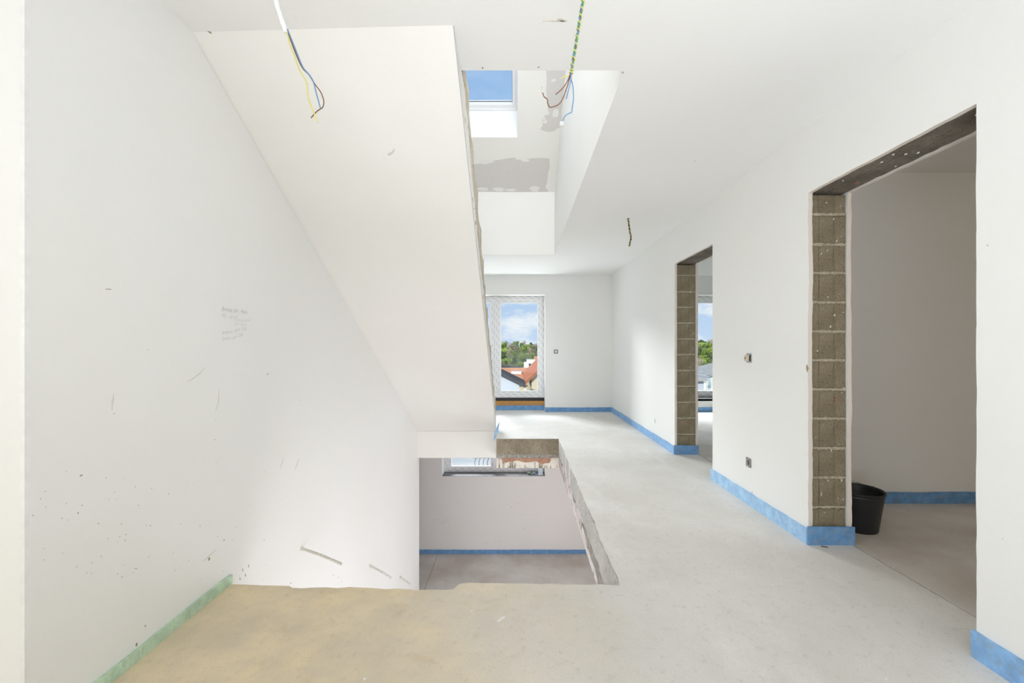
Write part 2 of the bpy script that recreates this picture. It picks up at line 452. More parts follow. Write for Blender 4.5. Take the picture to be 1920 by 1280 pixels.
# far edge of the opening: rough mortar above, dripped plaster below
def rough_panel(x0, x1, z0, z1, y, depth, nx, nz, amp, rnd):
    V = []; Fc = []
    for j in range(nz+1):
        for i in range(nx+1):
            x = x0+(x1-x0)*i/nx; z = z0+(z1-z0)*j/nz
            e = 0 if j == nz else 1
            V.append((x, y - amp*e*(.5+.5*mnoise.noise(Vector((x*14, z*20, 3.1)))) - amp*.4*rnd.random()*e, z))
    for j in range(nz):
        for i in range(nx):
            a = j*(nx+1)+i; Fc.append((a, a+1, a+nx+2, a+nx+1))
    m = MB(); m.add(V, Fc)
    return m
rr = random.Random(3)
rough_panel(-.262, .545, -.205, -.002, 5.518, .02, 46, 12, .016, rr).obj('mortar_face', ROUGHM, fl, True, label='rough brown mortar under the screed edge')
rough_panel(-.262, .545, -.245, -.195, 5.512, .02, 60, 4, .012, rr).obj('aggregate_band', GRAVELLY, fl, label='line of grey stones between mortar and slab')
MB().box(-.262, .545, 5.512, 5.527, -.378, -.225).obj('slab_edge_plaster', DRIPS, fl, label='whitish plaster with dark vertical drips')
tp = [(-.205,-.232)] + [(x, -.232) for x in (-.1, .05, .2, .32, .44)] + [(.44,-.28),(.42,-.31),(.36,-.315),(.32,-.33),(.29,-.31),(.25,-.29),(.18,-.30),(.10,-.305),(.04,-.285),(-.02,-.28),(-.06,-.30),(-.1,-.295),(-.14,-.31),(-.17,-.30),(-.19,-.27)]
MB().prism([(x, z) for x, z in tp], 5.508, 5.513, 'xz').obj('terracotta_patch', TERRA, fl, label='terracotta coloured patch on the slab edge')

MB().box(XRO-.0015, XRO+.0045, -1.2, YF-.01, -.03, -.003).obj('joint_strip', RUBBER, fl, label='dark expansion joint at the door openings')
# right side of the opening: grey screed face above, stony and dark patches on the slab below
def edge_x(y): return .509 + (y-2.11)/(5.52-2.11)*(.545-.509)
re_ = random.Random(8)
def side_panel(poly, t0, t1): return MB().prism(poly, lambda p: edge_x(p[0])-t1, lambda p: edge_x(p[0])+t0, 'yz')
zb = [(y, -.185+re_.uniform(-.012,.012)) for y in [2.09+.1*i for i in range(35)]]
side_panel([(2.09,-.004)] + zb + [(5.51,-.19),(5.51,-.004)], .004, .006).obj('screed_face', SIDE, fl, label='smooth grey screed face of the opening')
side_panel([(2.09,-.20),(2.4,-.185),(2.7,-.20),(3.0,-.19),(3.3,-.21),(3.45,-.235),(3.2,-.25),(3.05,-.285),(2.8,-.28),(2.6,-.335),(2.4,-.32),(2.25,-.37),(2.09,-.37)], .01, .003).obj('aggregate_patch', GRAVELLY, fl, label='dark stony patch on the slab edge')
for (yc, zc, a, b_) in ((5.18,-.20,.14,.035),(4.75,-.20,.06,.03),(4.35,-.205,.06,.04),(3.95,-.21,.09,.04)):
    side_panel(blob2e(yc, zc, a, b_, 11, re_), .012, .003).obj('aggregate_patch', GRAVELLY, fl, label='dark stony patch on the slab edge')

# neighbouring rooms
MB_ = MB().prism([(XRO+.005,-1.2),(5.6,-1.2),(5.6,YF),(XRO+.005,YF)], -.2, 0, 'xy')
struct(MB_.obj('floor', FLOORL), 'screed floor of the side rooms beyond the joint')
low = MB().prism([(-1.437,-.1),(2.3,-.1),(2.3,YF),(-1.437,YF)], ZL-.2, ZL, 'xy')
low.prism([(-5.2,-.1),(-1.443,-.1),(-1.443,YF),(-5.2,YF)], ZL-.2, ZL, 'xy')
struct(low.obj('floor', FLOORL), 'dusty screed floor of the lower storey')

# ------------------------------------------------------------------ left wall
lw = struct(MB().prism([(1.245,ZL),(6.27,ZL),(6.27,-.38),(YF,-.38),(YF,5.8),(1.245,5.8)], XL-.3, XL, 'yz').obj('wall_left', PLL),
            'white plastered wall along the stair on the left')
MB().box(XL-.012, XL+.0015, 1.2425, 1.256, -.0, 2.56).obj('corner_strip', WHITEP, lw)
struct(MB().box(-3.6, XL-.3, 1.245, 1.5, -.0, 2.75).obj('wall_left', PLW), 'wall end facing the camera at the left edge')
struct(MB().box(-3.75, -3.6, -3.4, 1.5, -.0, 2.9).obj('wall_left', PLW))
struct(MB().box(-3.75, 2.2, -3.5, -3.3, -.0, 2.9).obj('wall_near', PLW))

# ------------------------------------------------------------------ right wall: core, two plaster coats, blocks, lintels
rw_core = MB()
for a, b in ((-3.3, D1[0]+.0), (D1[1]+.14, D2[0]-.002), (D2[1]+.14, YF)):
    rw_core.box(XR+.026, XRO-.022, a, b, 0, H)
for d in (D1, D2): rw_core.box(XR+.026, XRO-.022, d[0], d[1]+.14, 2.225, H)
rw = struct(rw_core.obj('wall_right', BLOCK), 'white plastered block wall on the right with two raw door openings')
def coat_outline(rnd, amp):
    P = [(-3.3, 0)]
    for d in (D1, D2):
        P += jag((d[0], 0), (d[0], DH), .05, amp*.5, rnd)
        P += jag((d[0], DH), (d[1], DH+.002), .05, amp*.6, rnd)
        P += jag((d[1], DH), (d[1], 0), .035, amp, rnd)
        P += [(d[1], 0)]
    P += [(YF, 0), (YF, H), (-3.3, H)]
    return P
MB().prism(coat_outline(random.Random(11), .0035), XR, XR+.025, 'yz').obj('plaster_coat', [PLW, PLE], rw)
MB().prism(coat_outline(random.Random(12), .0045), XRO-.021, XRO, 'yz').obj('plaster_coat', [PLW, PLE], rw)
for o in rw.children:
    for p in o.data.polygons: p.material_index = 1 if abs(p.normal.x) < .5 else 0

def block_mesh(w, h, rnd):
    """pumice block end: three raised fields between two shallow vertical grooves, worn arrises"""
    prof = [(0,.003),(.006,0),(w*.19,0),(w*.20,.006),(w*.215,.006),(w*.225,.001),(w*.62,.001),(w*.66,.004),(w*.73,.004),(w*.77,.0015),(w-.006,.0015),(w,.005)]
    V = []; n = len(prof); rows = [0, .006, h*.33, h*.66, h-.006, h]
    for j, z in enumerate(rows):
        for (x, y) in prof:
            e = .005 if j in (0, len(rows)-1) else 0
            V.append((x + (rnd.uniform(-.002, .002)), y + e + rnd.uniform(-.0012, .0012), z))
    Fc = [(j*n+i, j*n+i+1, (j+1)*n+i+1, (j+1)*n+i) for j in range(len(rows)-1) for i in range(n-1)]
    b = len(V); V += [(0,.12,0),(w,.12,0),(w,.12,h),(0,.12,h)]
    t = (len(rows)-1)*n
    Fc += [(0, b, b+1) + tuple(range(n-1, 0, -1)), tuple(range(t, t+n)) + (b+2, b+3), (b, b+3, b+2, b+1)]
    Fc += [(0,) + tuple(j*n for j in range(1, len(rows))) + (b+3, b), (n-1, b+1, b+2) + tuple(j*n+n-1 for j in range(len(rows)-1, 0, -1))]
    return mesh_from(V, Fc, False, 'block')
rb = random.Random(5)
zj = [0.03, .218, .396, .5716, .75, .925, 1.10, 1.273, 1.448, 1.623, 1.795, 1.975, 2.098]
for di, d in enumerate((D1, D2)):
    variants = [block_mesh(.207, .165, rb) for _ in range(4)]
    for me in variants: me.materials.append(BLOCK)
    short = block_mesh(.207, .114, rb); short.materials.append(BLOCK)
    for i in range(len(zj)-1):
        me = short if i == len(zj)-2 else variants[rb.randrange(4)]
        hh = zj[i+1]-zj[i]
        o = bpy.data.objects.new('block', me); COL.objects.link(o); o.parent = rw
        o.location = (XR+.0265+rb.uniform(-.002,.002), d[1]+.010+rb.uniform(-.002,.003), zj[i]+(hh-(.114 if i == len(zj)-2 else .165))/2)
        if i == 0: o.location.z = zj[i]+.012
    for z in zj[1:-1]:
        V = []; nn = 14
        for i in range(nn+1):
            x = XR+.025+.21*i/nn; yy = d[1]+.012+rb.uniform(-.002, .003)
            V += [(x, yy, z-.0065+rb.uniform(-.004,.002)), (x, yy, z+.0065+rb.uniform(-.002,.004)), (x, d[1]+.06, z+.008), (x, d[1]+.06, z-.008)]
        Fc = [(i*4+k, i*4+(k+1) % 4, i*4+4+(k+1) % 4, i*4+4+k) for i in range(nn) for k in range(4)] + [(0,1,2,3), tuple(nn*4+k for k in (3,2,1,0))]
        MB().add(V, Fc).obj('mortar_joint', MORTAR, rw)
    # two lintel beams side by side
    for (xa, xb) in ((XR+.027, XR+.1275), (XR+.1315, XRO-.023)):
        m = MB(); ny = 26; V = []; Fc = []
        for i in range(ny+1):
            y = d[0]+.0 + (d[1]+.1-d[0])*i/ny
            for j, x in enumerate((xa, xa+.01, (xa+xb)/2, xb-.01, xb)):
                V.append((x, y, 2.104 + (.006 if j in (0,4) else 0) + rb.uniform(-.0025,.0025)))
            V += [(xb, y, 2.222), (xa, y, 2.222)]
        for i in range(ny):
            for k in range(7): Fc.append((i*7+k, i*7+(k+1) % 7, (i+1)*7+(k+1) % 7, (i+1)*7+k))
        Fc += [tuple(range(7)), tuple(ny*7+k for k in range(7))]
        m.add(V, Fc).obj('lintel', LINTEL, rw)
# red chalk dabs and white crumbs on the raw masonry
def blob2(cx, cy, rx, ry, n, rnd, ang=0, jit=.45):
    P = []
    for k in range(n):
        a = 2*PI*k/n; r = 1 + rnd.uniform(-jit, jit); x = math.cos(a)*rx*r; y = math.sin(a)*ry*r
        P.append((cx + x*math.cos(ang)-y*math.sin(ang), cy + x*math.sin(ang)+y*math.cos(ang)))
    return P
m = MB()
m.prism(blob2(XR+.148, .335, .018, .014, 9, rb), D2[1]+.003, D2[1]+.012, 'xz')
m.prism(blob2(XR+.168, .86, .003, .016, 8, rb), D1[1]+.007, D1[1]+.014, 'xz')
m.prism(blob2(XR+.18, .70, .002, .008, 8, rb), D1[1]+.007, D1[1]+.014, 'xz')
m.prism(blob2(XR+.17, 2.40, .006, .012, 8, rb), 2.098, 2.104, 'xy')
m.obj('chalk_mark', REDM, rw, label='faint red chalk dabs on the raw blocks')
m = MB()
for k in range(46):
    d = (D1, D1, D2)[k % 3]; s = rb.uniform(.001, .0032)
    m.prism(blob2(rb.uniform(XR+.03, XRO-.03), rb.uniform(.15, 2.05), s*rb.uniform(.6,1.2), s*rb.uniform(1,2.6), 6, rb), d[1]+.005, d[1]+.013, 'xz')
for k in range(8):
    s = rb.uniform(.002, .005)
    m.prism(blob2(rb.uniform(XR+.05, XRO-.04), rb.uniform(1.65, 2.5), s*.6, s*1.6, 6, rb, rb.uniform(0, 1)), 2.0985, 2.104, 'xy')
m.obj('plaster_crumbs', FILLER, rw, kind='stuff')

# ------------------------------------------------------------------ far wall (upper and lower storey) and side rooms
fw = MB()
for (a, b, z0, z1) in ((-5.2,-1.37,-2.6,3.0), (-1.37,.519,2.15,3.0), (-1.37,.519,-.45,-.21), (-1.37,.519,ZL-.2,-1.175),
                       (.519,3.0,-2.6,3.0), (3.0,4.85,2.15,3.0), (3.0,4.85,-2.6,.236), (4.85,5.8,-2.6,3.0)):
    fw.box(a, b, YF, YF+.34, z0, z1)
struct(fw.obj('wall_far', PLW), 'white end wall with the balcony window')
struct(MB().box(XRO, 5.6, 3.23, 3.43, 0, H).obj('wall_far', PLW), 'wall of the dark side room behind the bucket')
struct(MB().box(5.6, 5.8, -1.4, YF, 0, H).obj('wall_right', PLW))
struct(MB().box(XRO, 5.6, -1.4, -1.2, 0, H).obj('wall_near', PLW))
struct(MB().box(-5.4, -5.2, -.3, YF, ZL, -.38).obj('wall_left', PLB)); struct(MB().box(2.3, 2.5, -.3, YF, ZL, -.38).obj('wall_right', PLB))
struct(MB().box(-5.2, 2.3, -.3, -.1, ZL, -.38).obj('wall_near', PLB))
lf = MB().box(-5.2, -1.372, YF-.012, YF-.001, ZL, -.38); lf.box(-1.372, .521, YF-.012, YF-.001, ZL, -1.176).box(.521, 2.3, YF-.012, YF-.001, ZL, -.38)
struct(lf.obj('wall_far', PLB), 'scuffed grey white wall of the lower storey below its window')

# ------------------------------------------------------------------ ceilings
ce = MB().prism([(-.262,-3.3),(5.6,-3.3),(5.6,YF),(XL-.1,YF),(XL-.1,6.1),(.541,6.1),(.518,2.04),(-.262,2.04)], H, H+.38, 'xy')
ceil = struct(ce.obj('ceiling', PLC), 'white plastered ceiling of the hall with the stairwell opening')
struct(MB().prism([(-3.6,-3.3),(-.262,-3.3),(-.262,2.04),(-3.6,2.04)], lambda p: H+.0597*(-.262-p[0]), H+.38, 'xy').obj('ceiling', PLC), 'ceiling beside the stair flight')

# ------------------------------------------------------------------ upper stairwell: walls, roof slope, roof window
def roofz(y): return 3.394 + .554*(6.08-y)
struct(MB().prism([(1.25,2.885),(2.038,2.885),(2.038,H+.0015),(6.085,H+.0015),(6.3,3.0),(6.3,roofz(6.3)+.3),(2.0,6.0),(1.25,6.0)], lambda p: .514+(p[0]-2.04)/4.06*.0235, .80, 'yz').obj('wall_right', PLW), 'brightly lit side wall of the upper stairwell')
struct(MB().box(-1.6, .541, 6.08, 6.4, H+.001, 3.394).obj('wall_far', PLS), 'knee wall of the upper stairwell')
struct(MB().box(-1.74, .80, 1.25, 1.45, 2.88, 6.0).obj('wall_near', PLW))
SKX0, SKX1, SKY0, SKY1 = -.93, .013, 4.15, 5.34
sh = lambda x, y: roofz(y)
rf = MB()
for (a, b, c, d) in ((-1.74,.80,SKY1,6.45), (-1.74,.80,2.0,SKY0), (-1.74,SKX0,SKY0,SKY1), (SKX1,.80,SKY0,SKY1)):
    rf.box(a, b, c, d, 0, .34, sh)
rf.box(-1.74, .80, 1.2, 2.0, roofz(2.0), roofz(2.0)+.3)
roof = struct(rf.obj('ceiling', PLS), 'sloping roof ceiling over the stairwell')
# thin bright lining of the roof window
ln = MB()
ln.box(SKX0, SKX1, SKY1-.006, SKY1, .0, .335, lambda x, y: roofz(SKY1)); ln.box(SKX1-.005, SKX1, SKY0, SKY1-.006, .0, .335, sh)
ln.box(SKX0, SKX0+.005, SKY0, SKY1-.006, .0, .335, sh); ln.box(SKX0, SKX1, SKY0, SKY0+.006, 0, .335, lambda x, y: roofz(SKY0))
sky_w = bpy.data.objects.new('window_3', None); COL.objects.link(sky_w); sky_w.location = (-.46, 5.3, roofz(5.3)); struct(sky_w, 'roof window above the stairwell')
ln.obj('lining', UPVC, sky_w)
fr = MB()
def ring(m, x0, x1, y0, y1, t, z0, z1):
    m.box(x0, x1, y1-t, y1, z0, z1, sh); m.box(x0, x1, y0, y0+t, z0, z1, sh)
    m.box(x0, x0+t, y0+t, y1-t, z0, z1, sh); m.box(x1-t, x1, y0+t, y1-t, z0, z1, sh)
ring(fr, SKX0+.006, SKX1-.006, SKY0+.007, SKY1-.008, .022, .325, .40)
fr.obj('frame', UPVC, sky_w)
sa = MB(); ring(sa, SKX0+.030, SKX1-.030, SKY0+.031, SKY1-.032, .036, .335, .395)
sash = sa.obj('sash', UPVC, sky_w)
gg = MB(); ring(gg, SKX0+.066, SKX1-.066, SKY0+.067, SKY1-.068, .004, .37, .376); gg.obj('gasket', GREYP, sash)
MB().box(SKX0+.066, SKX1-.066, SKY0+.067, SKY1-.068, .376, .382, sh).obj('pane', GLASS, sash)

# bare plasterboard patches on the slope (outlines in x along the slope's width, y)
def on_slope(x, y):
    k = (652-y)/F                      # (z-CAMZ)/Y
    Y = (roofz(0)-CAMZ)/(k+.554)
    return ((x-969)/F*Y, Y)
def slope_patch(px, name, mat, off, label=None):
    P = [on_slope(*p) for p in px]
    m = MB().prism(P, lambda p: roofz(p[1])-off, lambda p: roofz(p[1])+.002, 'xy')
    return m.obj(name, mat, roof, label=label)
slope_patch([(870,317),(884,318),(886,308),(902,306),(918,302),(931,300),(944,298),(964,295),(970,299),(985,298),(998,296),(1012,295.5),(1030,296.5),(1031,315),(1028,322),(1026,340),(1023,351),(1029,359.5),(1010,359.5),(1000,359.6),(985,360),(950,360),(920,359),(888,358),(870,358)],
            'bare_plasterboard_patch', GREYB, .0012, 'wide grey unpainted patch on the sloping ceiling')
slope_patch([(1025,110),(1063,110),(1061.4,134),(1056,200),(1053.5,236),(1050,240),(1046,240),(1037,246),(1026,247),(1017,244),(1013,242),(1018,234),(1016,226),(1022,216),(1030,214),(1027,205),(1026,190),(1024,170),(1025,150),(1024,132)],
            'bare_plasterboard_patch', GREYB, .0012, 'narrow grey unpainted strip by the stairwell corner')
rb2 = random.Random(21)
for (cx, cy, rx, ry) in ((905,354,11,3.4),(936,355,11,4),(958,356,10,2.5),(1003,354,9,5),(1042,212,6,8),(1022,228,5,3),(1038,150,5,3),(1020,222,4,2),(912,303,14,4),(985,300,9,2.5)):
    slope_patch(blob2(cx, cy, rx, ry, 12, rb2, 0, .25), 'filler_dab', FILLER, .0022)

# ------------------------------------------------------------------ concrete stair flight
st = thing('staircase', (-.85, 6.17, 0), 'plastered concrete stair flight rising towards the camera, its raw steps stripped at the edge', 'staircase')
def xr_at(y): return -.262 + (y-1.753)/(6.17-1.753)*(-.30+.262)
def nose(k): return (2.987+.2965*k, CAMZ+1.090-.1770*k)          # step nosings
def inner(k): a = nose(k); return (a[0], a[1]-.177)
sl = (inner(1)[1]-inner(0)[1])/(inner(1)[0]-inner(0)[0])
def top_line(y): return inner(0)[1] + sl*(y-inner(0)[0])
zl = lambda y: -.029 + (6.17-y)*(2.58+.029)/(6.17-1.87)      # soffit at the wall
zr = lambda y: -.024 + (6.17-y)*(2.5+.024)/(6.17-1.753)      # soffit at the free side
V = []; nrow = 16
for i in range(nrow+1):
    t = i/nrow; yl = 1.872+(6.17-1.872)*t; yr = 1.755+(6.17-1.755)*t
    ctop = lambda x, y: min(top_line(y), 2.88) if y > 2.04 else H+.0597*(-.262-x)-.002
    V += [(XL+.001, yl, zl(yl)), (xr_at(yr), yr, zr(yr)), (xr_at(yr), yr, max(zr(yr)+.002, ctop(-.262, yr))), (XL+.001, yl, max(zl(yl)+.002, ctop(XL, yl)))]
Fc = []
for i in range(nrow):
    for k in range(4): Fc.append((i*4+k, i*4+(k+1) % 4, (i+1)*4+(k+1) % 4, (i+1)*4+k))
e = nrow*4
Fc += [(0,1,2,3), (e, e+3, e+2, e+1)]
MB().add(V, Fc).obj('flight', PLS, st)
MB().box(XL, -.30, 6.175, 6.26, -.415, -.001).add([(XL,6.165,-.03),(-.30,6.165,-.03),(-.30,6.165,-.415),(XL,6.165,-.415),(XL,6.18,-.03),(-.30,6.18,-.03),(-.30,6.18,-.415),(XL,6.18,-.415)],
   [(0,1,2,3),(4,7,6,5),(0,3,7,4),(1,5,6,2),(0,4,5,1),(3,2,6,7)]).obj('landing_face', PLS, st)
rs = random.Random(9)
for k in range(-2, 11):
    y1, z1 = nose(k); y0 = y1-.2965
    xr_ = xr_at(y1)
    P = [(y0-.002, z1-.003)] + [(y0+(y1-y0)*t, z1+rs.uniform(-.010,.003)) for t in (.3,.55,.8)] + [(y1-.012, z1+rs.uniform(-.006,.004)), (y1+rs.uniform(-.006,.004), z1-.02)] \
        + [(y1+rs.uniform(-.016,.006), z1-.177*t) for t in (.35,.6,.85)] + [(y1, z1-.177)]
    MB().prism(P, XL+.001, xr_+rs.uniform(-.004,.004), 'yz').obj('step', RAWSTAIR, st)
bd = MB()
bd.tube([(xr_at(y)+.001, y, zr(y)+.001) for y in (1.755, 3.0, 4.5, 6.17)], .0022, 6)  # grey line drawn along the free soffit edge
bd.obj('corner_strip', GREYT0, st, label='thin grey line along the soffit edge')
# brittle plaster lumps hanging at the free edge
m = MB()
bl = []; bu = []
for i in range(70):
    y = 2.06+(6.0-2.06)*i/69; f = .62+.22*mnoise.noise(Vector((y*3.1, .4, 0)))+rs.uniform(-.05,.05)
    bl.append((y, zr(y)+(top_line(y)-zr(y))*f)); bu.append((y, top_line(y)+.004))
MB().prism(bl+bu[::-1], lambda p: xr_at(p[0])-.003, lambda p: xr_at(p[0])+.004, 'yz').obj('raw_edge', RAWSTAIR, st, label='stripped beige band under the raw steps')
for k in range(26):
    y = rs.uniform(1.9, 6.0); t = rs.uniform(.15, .75); z = zr(y) + (top_line(y)-zr(y))*t; s = rs.uniform(.004, .014)
    m.prism(blob2(y, z, s*1.6, s*.7, 7, rs, -.5), xr_at(y)-.002, xr_at(y)+rs.uniform(.002,.006), 'yz')
m.obj('edge_crumbs', RAWSTAIR, st, kind='stuff')

# ------------------------------------------------------------------ windows
def bars(x0, x1, z0, z1, t, y0, y1, tb=None):
    """horizontal and vertical members of a rectangular ring"""
    tb = tb or t
    hz = MB().box(x0, x1, y0, y1, z1-t, z1).box(x0, x1, y0, y1, z0, z0+tb)
    vt = MB().box(x0, x0+t, y0, y1, z0+tb, z1-t).box(x1-t, x1, y0, y1, z0+tb, z1-t)
    return hz, vt
def two_leaf_window(name, label, x0, x1, z0, z1, xm, gl, y=YW):
    """gl: list of (sash x0, x1, glass x0, x1, glass z0, z1)"""
    w = bpy.data.objects.new(name, None); COL.objects.link(w); w.location = ((x0+x1)/2, y, z0); struct(w, label)
    hz, vt = bars(x0, x1, z0, z1, .032, y, y+.08)
    hz.v += []; f = MB(); f.v = hz.v; f.f = hz.f
    o = f.obj('frame', FILMX, w); o2 = vt.obj('frame', FILMZ, w)
    for (a, b, ga, gb, gz0, gz1) in gl:
        hs = MB().box(a, b, y-.012, y+.06, gz1+.018, z1-.034).box(a, b, y-.012, y+.06, z0+.034, gz0-.018)
        s = hs.obj('sash', FILMX, w)
        vs = MB().box(a, ga-.018, y-.012, y+.06, gz0-.018, gz1+.018).box(gb+.018, b, y-.012, y+.06, gz0-.018, gz1+.018)
        vs.obj('sash_stile', FILMZ, s)
        h1, v1 = bars(ga-.02, gb+.02, gz0-.02, gz1+.02, .021, y-.004, y+.03)
        h1.v += []; b1 = len(h1.v); h1.add(v1.v, v1.f); h1.obj('glazing_bead', UPVC, s)
        MB().box(ga-.005, gb+.005, y+.012, y+.018, gz0-.005, gz1+.005).obj('pane', GLASS, s)
    return w
zg0, zg1 = CAMZ-80/F*8.06, CAMZ+84/F*8.06
w1 = two_leaf_window('window_1', 'white two-leaf balcony window with printed protective film at the end of the hall', -1.37, .519, .238, 2.148, -.42,
    [(-.418, .485, -.297, .392, zg0, zg1), (-1.336, -.424, -1.235, -.513, zg0, zg1)])
MB().box(-.47, -.37, YW-.022, YW-.01, 1.185, 1.20).obj('latch', UPVC, w1)
MB().box(-1.37, .519, YW+.005, YW+.06, .174, .238).obj('threshold_seal', RUBBER, w1, label='black seal strip under the frame')
MB().box(-1.37, .519, YW+.0, YW+.06, .0, .174).obj('threshold_board', BOARD, w1, label='orange brown board under the window')
w2 = two_leaf_window('window_2', 'white window with printed film seen through the second door opening', 3.0, 4.85, .238, 2.148, 3.93,
    [(3.034, 3.925, 3.14, 3.82, zg0, zg1), (3.935, 4.816, 4.04, 4.71, zg0, zg1)])
w2p = [c for c in w2.children]
MB().box(3.0, 4.85, YF+.0, YF+.33, .20, .237).obj('sill_edge', RUBBER, w2, label='black strip under the frame')
zlw0 = -1.165
w4 = two_leaf_window('window_4', 'white window of the lower storey with printed film, cut off by the landing', -1.37, .519, zlw0, -.46, -.42,
    [(-1.336, -.424, -1.235, -.485, CAMZ-221/F*8.06, -.56), (-.418, .485, -.30, .39, CAMZ-221/F*8.06, -.56)])
MB().box(-1.40, .56, YF-.018, YF-.0005, -1.187, -1.1755).obj('sill_nosing', WHITEP, w4)
MB().box(-1.369, .518, YF-.01, YF+.3, -1.176, -1.1695).obj('sill', SILL, w4, label='dark dusty sill')

# ------------------------------------------------------------------ foam edge strips along the walls
def strip(path, h, t, name, mat, label, cat='edge strip', side=1, seed=1, z0=0, lean=.0, hfun=None):
    """upright foam band following a floor path (2D points); grows to the left of the path by t"""
    rnd = random.Random(seed); pts = []
    for i in range(len(path)-1):
        a = Vector(path[i]); b = Vector(path[i+1]); n = max(1, int((b-a).length/.06))
        pts += [a+(b-a)*(k/n) for k in range(n)]
    pts.append(Vector(path[-1])); n = len(pts); V = []; w = 0
    for i, p in enumerate(pts):
        d = (pts[min(i+1, n-1)]-pts[max(i-1, 0)]).normalized(); nr = Vector((-d.y, d.x))*side
        w = .7*w + rnd.uniform(-.0022, .0022); hh = (hfun(i/(n-1)) if hfun else h) + w
        wob = .0022*mnoise.noise(Vector((p.x*4, p.y*4, seed)))+.0022
        q = p + nr*(t+wob); q0 = p + nr*.0008
        l = nr*lean
        V += [(q0.x, q0.y, z0), (q.x, q.y, z0), (q.x+l.x, q.y+l.y, z0+hh), (q0.x, q0.y, z0+hh)]
    Fc = []
    for i in range(n-1):
        for k in range(4): Fc.append((i*4+k, i*4+(k+1) % 4, (i+1)*4+(k+1) % 4, (i+1)*4+k))
    Fc += [(0,1,2,3), tuple((n-1)*4+k for k in (3,2,1,0))]
    o = new_obj(name, mesh_from(V, Fc, False, name), mat); center_origin(o)
    return tag(o, label, cat)
NM = 'edge_insulation_strip'
strip([(XR, -2.6), (XR, D1[0]-.012+.02)], .10, .010, NM, BLUEM, 'blue foam edge strip on the nearest piece of the right wall, lower right corner', seed=2)
strip([(XR, D2[0]+.012), (XR, D1[1]-.0)][::-1], .095, .010, NM, BLUEL, 'pale blue foam edge strip between the two door openings', seed=3)
strip([(XR-.011, D1[1]-.002), (XRO+.012, D1[1]-.002)], .112, .008, NM, BLUE, 'blue foam edge strip wrapped round the raw block jamb beside the bucket', side=-1, seed=4)
strip([(XR, D2[1]), (XR, YF)], .088, .010, NM, BLUEM, 'blue foam edge strip along the far piece of the right wall', seed=5)
strip([(XR-.011, D2[1]-.002), (XRO+.004, D2[1]-.002)], .10, .008, NM, BLUE, 'blue foam edge strip on the block jamb of the second door', side=-1, seed=6)
strip([(.519, YF), (XR-.012, YF)], .085, .010, NM, BLUE, 'blue foam edge strip under the switch on the end wall', side=-1, seed=7)
strip([(-1.36, YW), (.512, YW)], .092, .010, NM, BLUE, 'blue foam edge strip under the orange board of the balcony window', side=-1, seed=8)
strip([(XRO+.02, 3.23), (5.5, 3.23)], .085, .010, NM, BLUE, 'dark blue foam edge strip at the back of the dim side room', side=-1, seed=9)
strip([(2.3, YF), (5.5, YF)], .085, .010, NM, BLUE, 'blue foam edge strip below the window seen through the second door', side=-1, seed=10)
strip([(-4.9, YF-.012), (2.2, YF-.012)], .075, .010, NM, BLUE, 'long blue foam edge strip on the lower storey floor', side=-1, seed=11, z0=ZL)
strip([(XL, 1.26), (XL, edge[-1][1]+.012)], .044, .013, NM, GREEN, 'pale green foam edge strip at the foot of the left wall', side=-1, seed=12)
# loose blue flap at the foot of the stair
fp = [Vector((-.318, 5.93, -.115)), Vector((-.300, 5.90, -.06)), Vector((-.285, 5.94, .0)), Vector((-.262, 6.02, .03)), Vector((-.249, 6.12, .06)), Vector((-.243, 6.2, .07))]
fl_px = [[W(926,827,5.86), W(934.5,813,5.86)], [W(926.6,809,5.88), W(935,800,5.90)], [W(929.5,805.5,5.9), W(936,797,5.95)], [W(933,802,6.0), W(936.5,789,6.02)], [W(934.5,800,6.1), W(937,789.5,6.12)]]
V = []; 
for a, b in fl_px:
    V += [a, b]
for a, b in fl_px: V += [a+Vector((0,.012,0)), b+Vector((0,.012,0))]
n = len(fl_px); Fc = []
for i in range(n-1):
    Fc += [(2*i, 2*i+1, 2*i+3, 2*i+2), (2*n+2*i, 2*n+2*i+2, 2*n+2*i+3, 2*n+2*i+1), (2*i, 2*i+2, 2*n+2*i+2, 2*n+2*i), (2*i+1, 2*n+2*i+1, 2*n+2*i+3, 2*i+3)]
Fc += [(0, 2*n, 2*n+1, 1), (2*n-2, 2*n-1, 4*n-1, 4*n-2)]
o = new_obj('edge_insulation_strip', mesh_from(V, Fc), BLUEL); center_origin(o)
tag(o, 'pale blue foam flap curling off the foot of the stair flight', 'edge strip')

# ------------------------------------------------------------------ hanging cables
def cable(pts, r, mat, name, parent, seg=7, n=6, label=None):
    m = MB().tube(spline(pts, n), r, seg); return m.obj(name, mat, parent, True, label=label)
YC = 1.45
def c1(x, y, dy=0): return W(x, y, YC+dy)
top1 = c1(509, -84); top1.z = 2.5+.0597*(-.262-top1.x)
c = thing('ceiling_cable', top1, 'white corrugated conduit with three loose wires hanging left of the stair', 'cable')
path = spline([top1, c1(513,-45), c1(518,0), c1(526,30), c1(537,61)], 30); m = MB()
L_ = [0]
for a, b in zip(path, path[1:]): L_.append(L_[-1]+(b-a).length)
tot = L_[-1]; npts = []
cnt = int(tot/.0013)
for i in range(cnt+1):
    s = tot*i/cnt; j = max(k for k in range(len(L_)) if L_[k] <= s+1e-9); j = min(j, len(path)-2)
    npts.append(path[j].lerp(path[j+1], (s-L_[j])/(L_[j+1]-L_[j])))
m.tube(npts, lambda t: .0078+.0016*math.sin(t*cnt*2*PI/4), 12)
m.obj('conduit', WHITEP, c, True)
cable([c1(537,55), c1(545,87), c1(553,107), c1(561,130), c1(572,148), c1(576,160), c1(577,178), c1(584,201), c1(590,215), c1(595,229)], .0021, YELLOWW, 'earth_wire', c)
